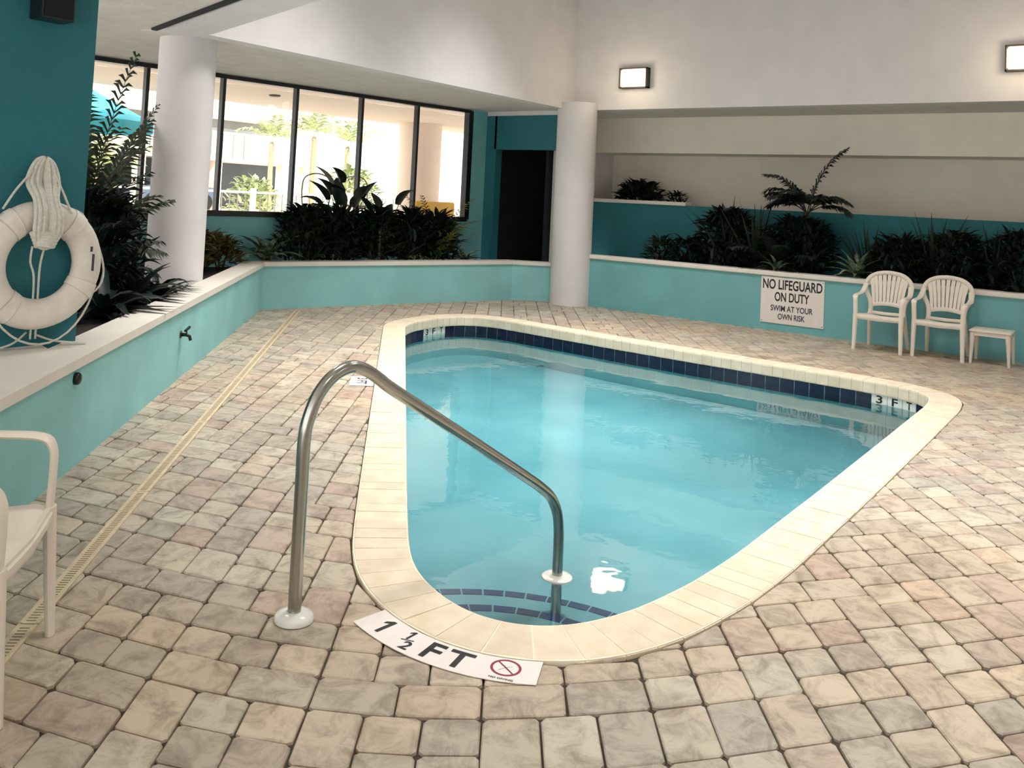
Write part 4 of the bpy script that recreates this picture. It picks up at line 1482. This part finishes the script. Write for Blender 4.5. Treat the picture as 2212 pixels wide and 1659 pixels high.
# right bed
RZ = 0.66
shrub('small croton near the far column end of the right bed', (12.85, 6.05, RZ), 0.22, 0.22, 0.46, 150, 0.18, 0.05, 'leaf', rg_, name='croton')
shrub('low dark shrub beside the small croton in the right bed', (12.9, 5.60, RZ), 0.3, 0.3, 0.46, 240, 0.2, 0.06, 'leaf2', rg_)
shrub('tall dark bushy shrub left of the palm in the right bed', (12.9, 5.02, RZ), 0.36, 0.44, 0.92, 560, 0.24, 0.075, 'leaf2', rg_)
spiky('upright thin-leaved plant left of the palm', (12.9, 4.55, RZ), 18, 1.12, 0.06, 'leaf', rg_, 0.3)
spiky('thin arching plant on top of the tall dark shrub', (12.95, 5.0, RZ), 14, 1.15, 0.05, 'leaf', rg_, 0.9)
palm('dark palm rising highest from the right bed', (12.92, 3.86, RZ), [(88, 1.25, 0.85, 1.55), (-82, 1.42, 1.05, 0.95), (100, 0.95, 0.62, 1.6), (-70, 0.8, 0.6, 1.6), (130, 0.9, 0.6, 1.7), (-110, 0.9, 0.6, 1.7), (170, 1.0, 0.65, 1.6), (-150, 0.9, 0.6, 1.6), (80, 0.6, 0.62, 1.5), (-90, 0.5, 0.6, 1.5), (95, 1.1, 0.7, 1.9), (60, 0.8, 0.6, 1.6)], 'leaf2', rg_, nl=34, ll=0.26, lw=0.032, trunk=0.98, tr=0.045)
palm('low dark palm with drooping fronds in front of the tall palm', (12.78, 4.2, RZ), [(60, 1.2, 0.95, 1.7), (100, 1.1, 1.0, 1.7), (140, 1.1, 0.9, 1.6), (-160, 1.2, 0.9, 1.6), (-120, 1.1, 0.8, 1.7), (90, 1.35, 1.05, 1.3), (180, 1.3, 0.9, 1.4)], 'leaf2', rg_, nl=30, ll=0.24, lw=0.03)
shrub('dense dark shrub around the palm trunk', (12.9, 3.95, RZ), 0.36, 0.5, 0.86, 620, 0.24, 0.07, 'leaf2', rg_)
rosette('pale striped rosette above the lifeguard sign', (12.62, 4.16, RZ + 0.12), 18, 0.36, 0.06, 'leaf3', rg_, elev=(0.3, 1.3), droop=(0.6, 1.5))
rosette('pale striped rosette right of the palm', (12.66, 3.12, RZ + 0.16), 24, 0.46, 0.075, 'leaf3', rg_, elev=(0.1, 1.35), droop=(0.5, 1.4))
spiky('dark spiky plant behind the striped rosette', (12.92, 3.02, RZ), 18, 0.92, 0.05, 'leaf', rg_, 0.5)
shrub('dark shrub behind the first plastic chair', (12.88, 2.62, RZ), 0.36, 0.42, 0.66, 460, 0.22, 0.07, 'leaf2', rg_)
spiky('tall spiky plant between the two chairs', (12.92, 2.24, RZ), 18, 1.12, 0.05, 'leaf', rg_, 0.25)
shrub('dark shrub behind the second plastic chair', (12.86, 2.0, RZ), 0.36, 0.44, 0.78, 480, 0.22, 0.06, 'leaf2', rg_)
spiky('feathery tall plant above the side table', (12.9, 1.55, RZ), 26, 0.98, 0.045, 'leaf2', rg_, 0.7)
shrub('dark shrub above the side table', (12.86, 1.25, RZ), 0.36, 0.46, 0.82, 480, 0.22, 0.06, 'leaf2', rg_)
shrub('dark shrub at the right end of the planted bed', (12.86, 0.45, RZ), 0.36, 0.5, 0.75, 420, 0.22, 0.06, 'leaf', rg_)
shrub('low dark shrub on the upper terrace beside the far column', (13.92, 6.95, 1.62), 0.26, 0.42, 0.36, 260, 0.18, 0.08, 'leaf2', rg_)
shrub('tiny dark plant at the end of the upper terrace ledge', (13.9, 6.28, 1.62), 0.14, 0.16, 0.22, 60, 0.12, 0.05, 'leaf2', rg_)

# ------------------------------------------------------------------ outside, beyond the windows
DZ = 0.55
struct(MB().box((16, 25, DZ - 0.1), (60, 30, 0.2)).build('trim_outside_ground', 'deck'), 'pale sunlit paving outside the windows')
struct(MB().prism([(1.0, 10.9), (12.9, 9.25), (26.0, 9.25), (26.0, 13.9), (1.0, 14.4)], 3.22, 3.45).build('ceiling_porch', 'extceil'), 'pinkish porch ceiling seen through the windows')
MBp = MB().lathe([(0.10, 0), (0.10, -0.02), (0.07, -0.03)], (10.2, 12.2, 3.22), 20)
tag(MBp.build('porch_downlight', 'bronze'), 'small round downlight in the porch ceiling', 'lamp')
tag(smooth_by_angle(MB().lathe([(0.52, 0), (0.5, 0.05), (0.5, 2.75)], (15.55, 13.4, DZ), 40).build('porch_column', 'extwall'), 50), 'thick round porch column outside the right windows', 'column')
struct(MB().box((18.6, 12.6, 2.0), (4.6, 0.2, 3.0)).build('wall_porch', 'extwall'), 'plain pinkish porch wall outside the right window pane')

bl = thing('neighbour_building', 'white building with shaded band and dark carport outside the window', 'building', (19, 31.5, DZ))
bb = MB()
bb.box((0, 0, 5.1), (17, 3, 2.8)); bb.box((0, 0, 2.60), (17, 3, 1.2))
bb.build('facade', 'extwall', bl)
MB().box((-1.1, 0.2, 3.45), (14.8, 2.7, 0.55)).build('window_band', 'extgrey', bl)  # grey band across the facade
MB().box((7.35, 0.2, 3.45), (2.0, 2.7, 0.56)).build('band_end_wall', 'extwall', bl)
MB().box((0, 1.2, 1.0), (17, 0.4, 2.1)).build('carport_back', 'extdark', bl)
for x in (-7, -3.5, 0, 3.5, 7, 8.3):
    MB().box((x, -1.2, 1.0), (0.35, 0.35, 2.05)).build('carport_post', 'extwall', bl)
for k in range(9):
    MB().box((0.2 + 0.55 * k, -1.52, 2.62), (0.05, 0.05, 1.0)).build('facade_batten', 'extgrey', bl)
car = thing('parked_car', 'blue-grey car parked in the dark carport outside', 'car', (20.6, 30.6, DZ))
MB().box((0, 0, 0.62), (3.6, 1.4, 0.55), bev=0.12).build('car_body', 'carpaint', car)
MB().box((-0.1, 0, 1.08), (2.0, 1.2, 0.5), bev=0.18).build('car_cabin', 'extdark', car)
for x in (-1.2, 1.2):
    for y in (-0.62, 0.62):
        MB().tube([(x, y - 0.1, 0.31), (x, y + 0.1, 0.31)], 0.31, 18, ref=(0, 0, 1)).build('wheel', 'dark', car)

# garden fence
fe = thing('garden_fence', 'low fence of pale posts and thin rods outside the windows', 'fence', (7.5, 17.2, DZ))
for k in range(9):
    MB().box((k * 1.6, 0, 0.5), (0.11, 0.11, 1.0), bev=0.01).build('post', 'railw', fe)
    if k < 8:
        for z_ in (0.12, 0.9):
            MB().box((k * 1.6 + 0.8, 0, z_), (1.5, 0.04, 0.05)).build('rail', 'railw', fe)
        for j in range(1, 7):
            MB().tube([(k * 1.6 + j * 1.6 / 7, 0, 0.12), (k * 1.6 + j * 1.6 / 7, 0, 0.9)], 0.014, 6).build('rod', 'rail', fe)

gp_ = [(170 + 36 * k, 0.75 + 0.25 * (k % 3), 1.5, 1.5) for k in range(10)]
palm('pale sunlit palm outside the second window pane', (22.0, 24.0, DZ), gp_, 'palepalm', rg_, nl=16, ll=0.5, lw=0.07, trunk=2.9, tr=0.1, tm='trunk')
palm('tall pale palm outside, left of the second mullion', (20.4, 24.4, DZ), gp_[:8], 'palepalm', rg_, nl=16, ll=0.45, lw=0.07, trunk=2.6, tr=0.09, tm='trunk')
palm('slim pale palm outside the third window pane', (23.9, 24.2, DZ), gp_[1:9], 'palepalm', rg_, nl=16, ll=0.5, lw=0.07, trunk=2.7, tr=0.09, tm='trunk')
palm('short sunny palm outside the left bed window', (10.4, 18.2, DZ), gp_[:9], 'palepalm', rg_, nl=16, ll=0.45, lw=0.06, trunk=1.1, tr=0.09, tm='trunk')
shrub('pale round bush by the fence outside the first pane', (16.6, 20.5, DZ), 0.9, 0.7, 1.25, 260, 0.3, 0.14, 'palepalm', rg_)
shrub('pale bush outside near the porch column', (17.6, 17.6, DZ), 0.9, 0.7, 1.7, 260, 0.3, 0.14, 'palepalm', rg_)


def bar_chair(label, loc, rz):
    t = thing('garden_bar_chair', label, 'chair', loc, rz, 'metal bar chairs outside')
    for sx in (-1, 1):
        for sy in (-1, 1):
            MB().tube([(sx * 0.27, sy * 0.25, 0), (sx * 0.24, sy * 0.2, 0.74)], 0.014, 7).build('leg', 'rail', t, True)
        MB().tube([(sx * 0.26, -0.23, 0.30), (sx * 0.26, 0.23, 0.30)], 0.009, 6).build('stretcher', 'rail', t)
    MB().box((0, 0, 0.75), (0.52, 0.45, 0.04), bev=0.012).build('seat', 'rail', t)
    hp = catmull([(-0.25, 0.2, 0.75), (-0.27, 0.23, 1.05), (-0.22, 0.26, 1.28), (0, 0.27, 1.36), (0.22, 0.26, 1.28), (0.27, 0.23, 1.05), (0.25, 0.2, 0.75)], 5)
    MB().tube(hp, 0.014, 7).build('back_hoop', 'rail', t, True)
    return t


bar_chair('metal bar chair outside the second window pane', (11.95, 12.9, DZ), 2.4)
bar_chair('metal bar chair outside the third window pane', (13.25, 13.1, DZ), 2.2)
ln_ = thing('yellow_bench', 'yellow cushioned bench outside the right window pane', 'bench', (15.1, 12.2, DZ), 0.0)
MB().box((0, 0, 0.42), (1.3, 0.6, 0.16), bev=0.04).build('seat_cushion', 'yellow', ln_)
MB().box((0, 0.3, 0.7), (1.3, 0.14, 0.42), bev=0.04).build('back_cushion', 'yellow', ln_)
for sx in (-1, 1):
    for sy in (-1, 1):
        MB().box((sx * 0.6, sy * 0.25, 0.17), (0.05, 0.05, 0.34)).build('leg', 'rail', ln_)
um = thing('patio_umbrella', 'turquoise patio umbrella outside the left bed window', 'umbrella', (8.75, 15.6, DZ))
um.scale = (1.12, 1.12, 1.12)
MB().tube([(0, 0, 0), (0, 0, 2.35)], 0.022, 10).build('pole', 'rail', um)
V = [(0, 0, 2.4)] + [(1.0 * math.cos(2 * math.pi * k / 8), 1.0 * math.sin(2 * math.pi * k / 8), 1.9) for k in range(8)] + [(1.0 * math.cos(2 * math.pi * k / 8), 1.0 * math.sin(2 * math.pi * k / 8), 1.72) for k in range(8)]
F = [(0, 1 + k, 1 + (k + 1) % 8) for k in range(8)] + [(1 + k, 9 + k, 9 + (k + 1) % 8, 1 + (k + 1) % 8) for k in range(8)]
pyd('canopy', V, F, 'turq', um)
MB().lathe([(0.22, 0), (0.22, 0.06), (0.05, 0.10)], (0, 0, 0), 20).build('base', 'dark', um)
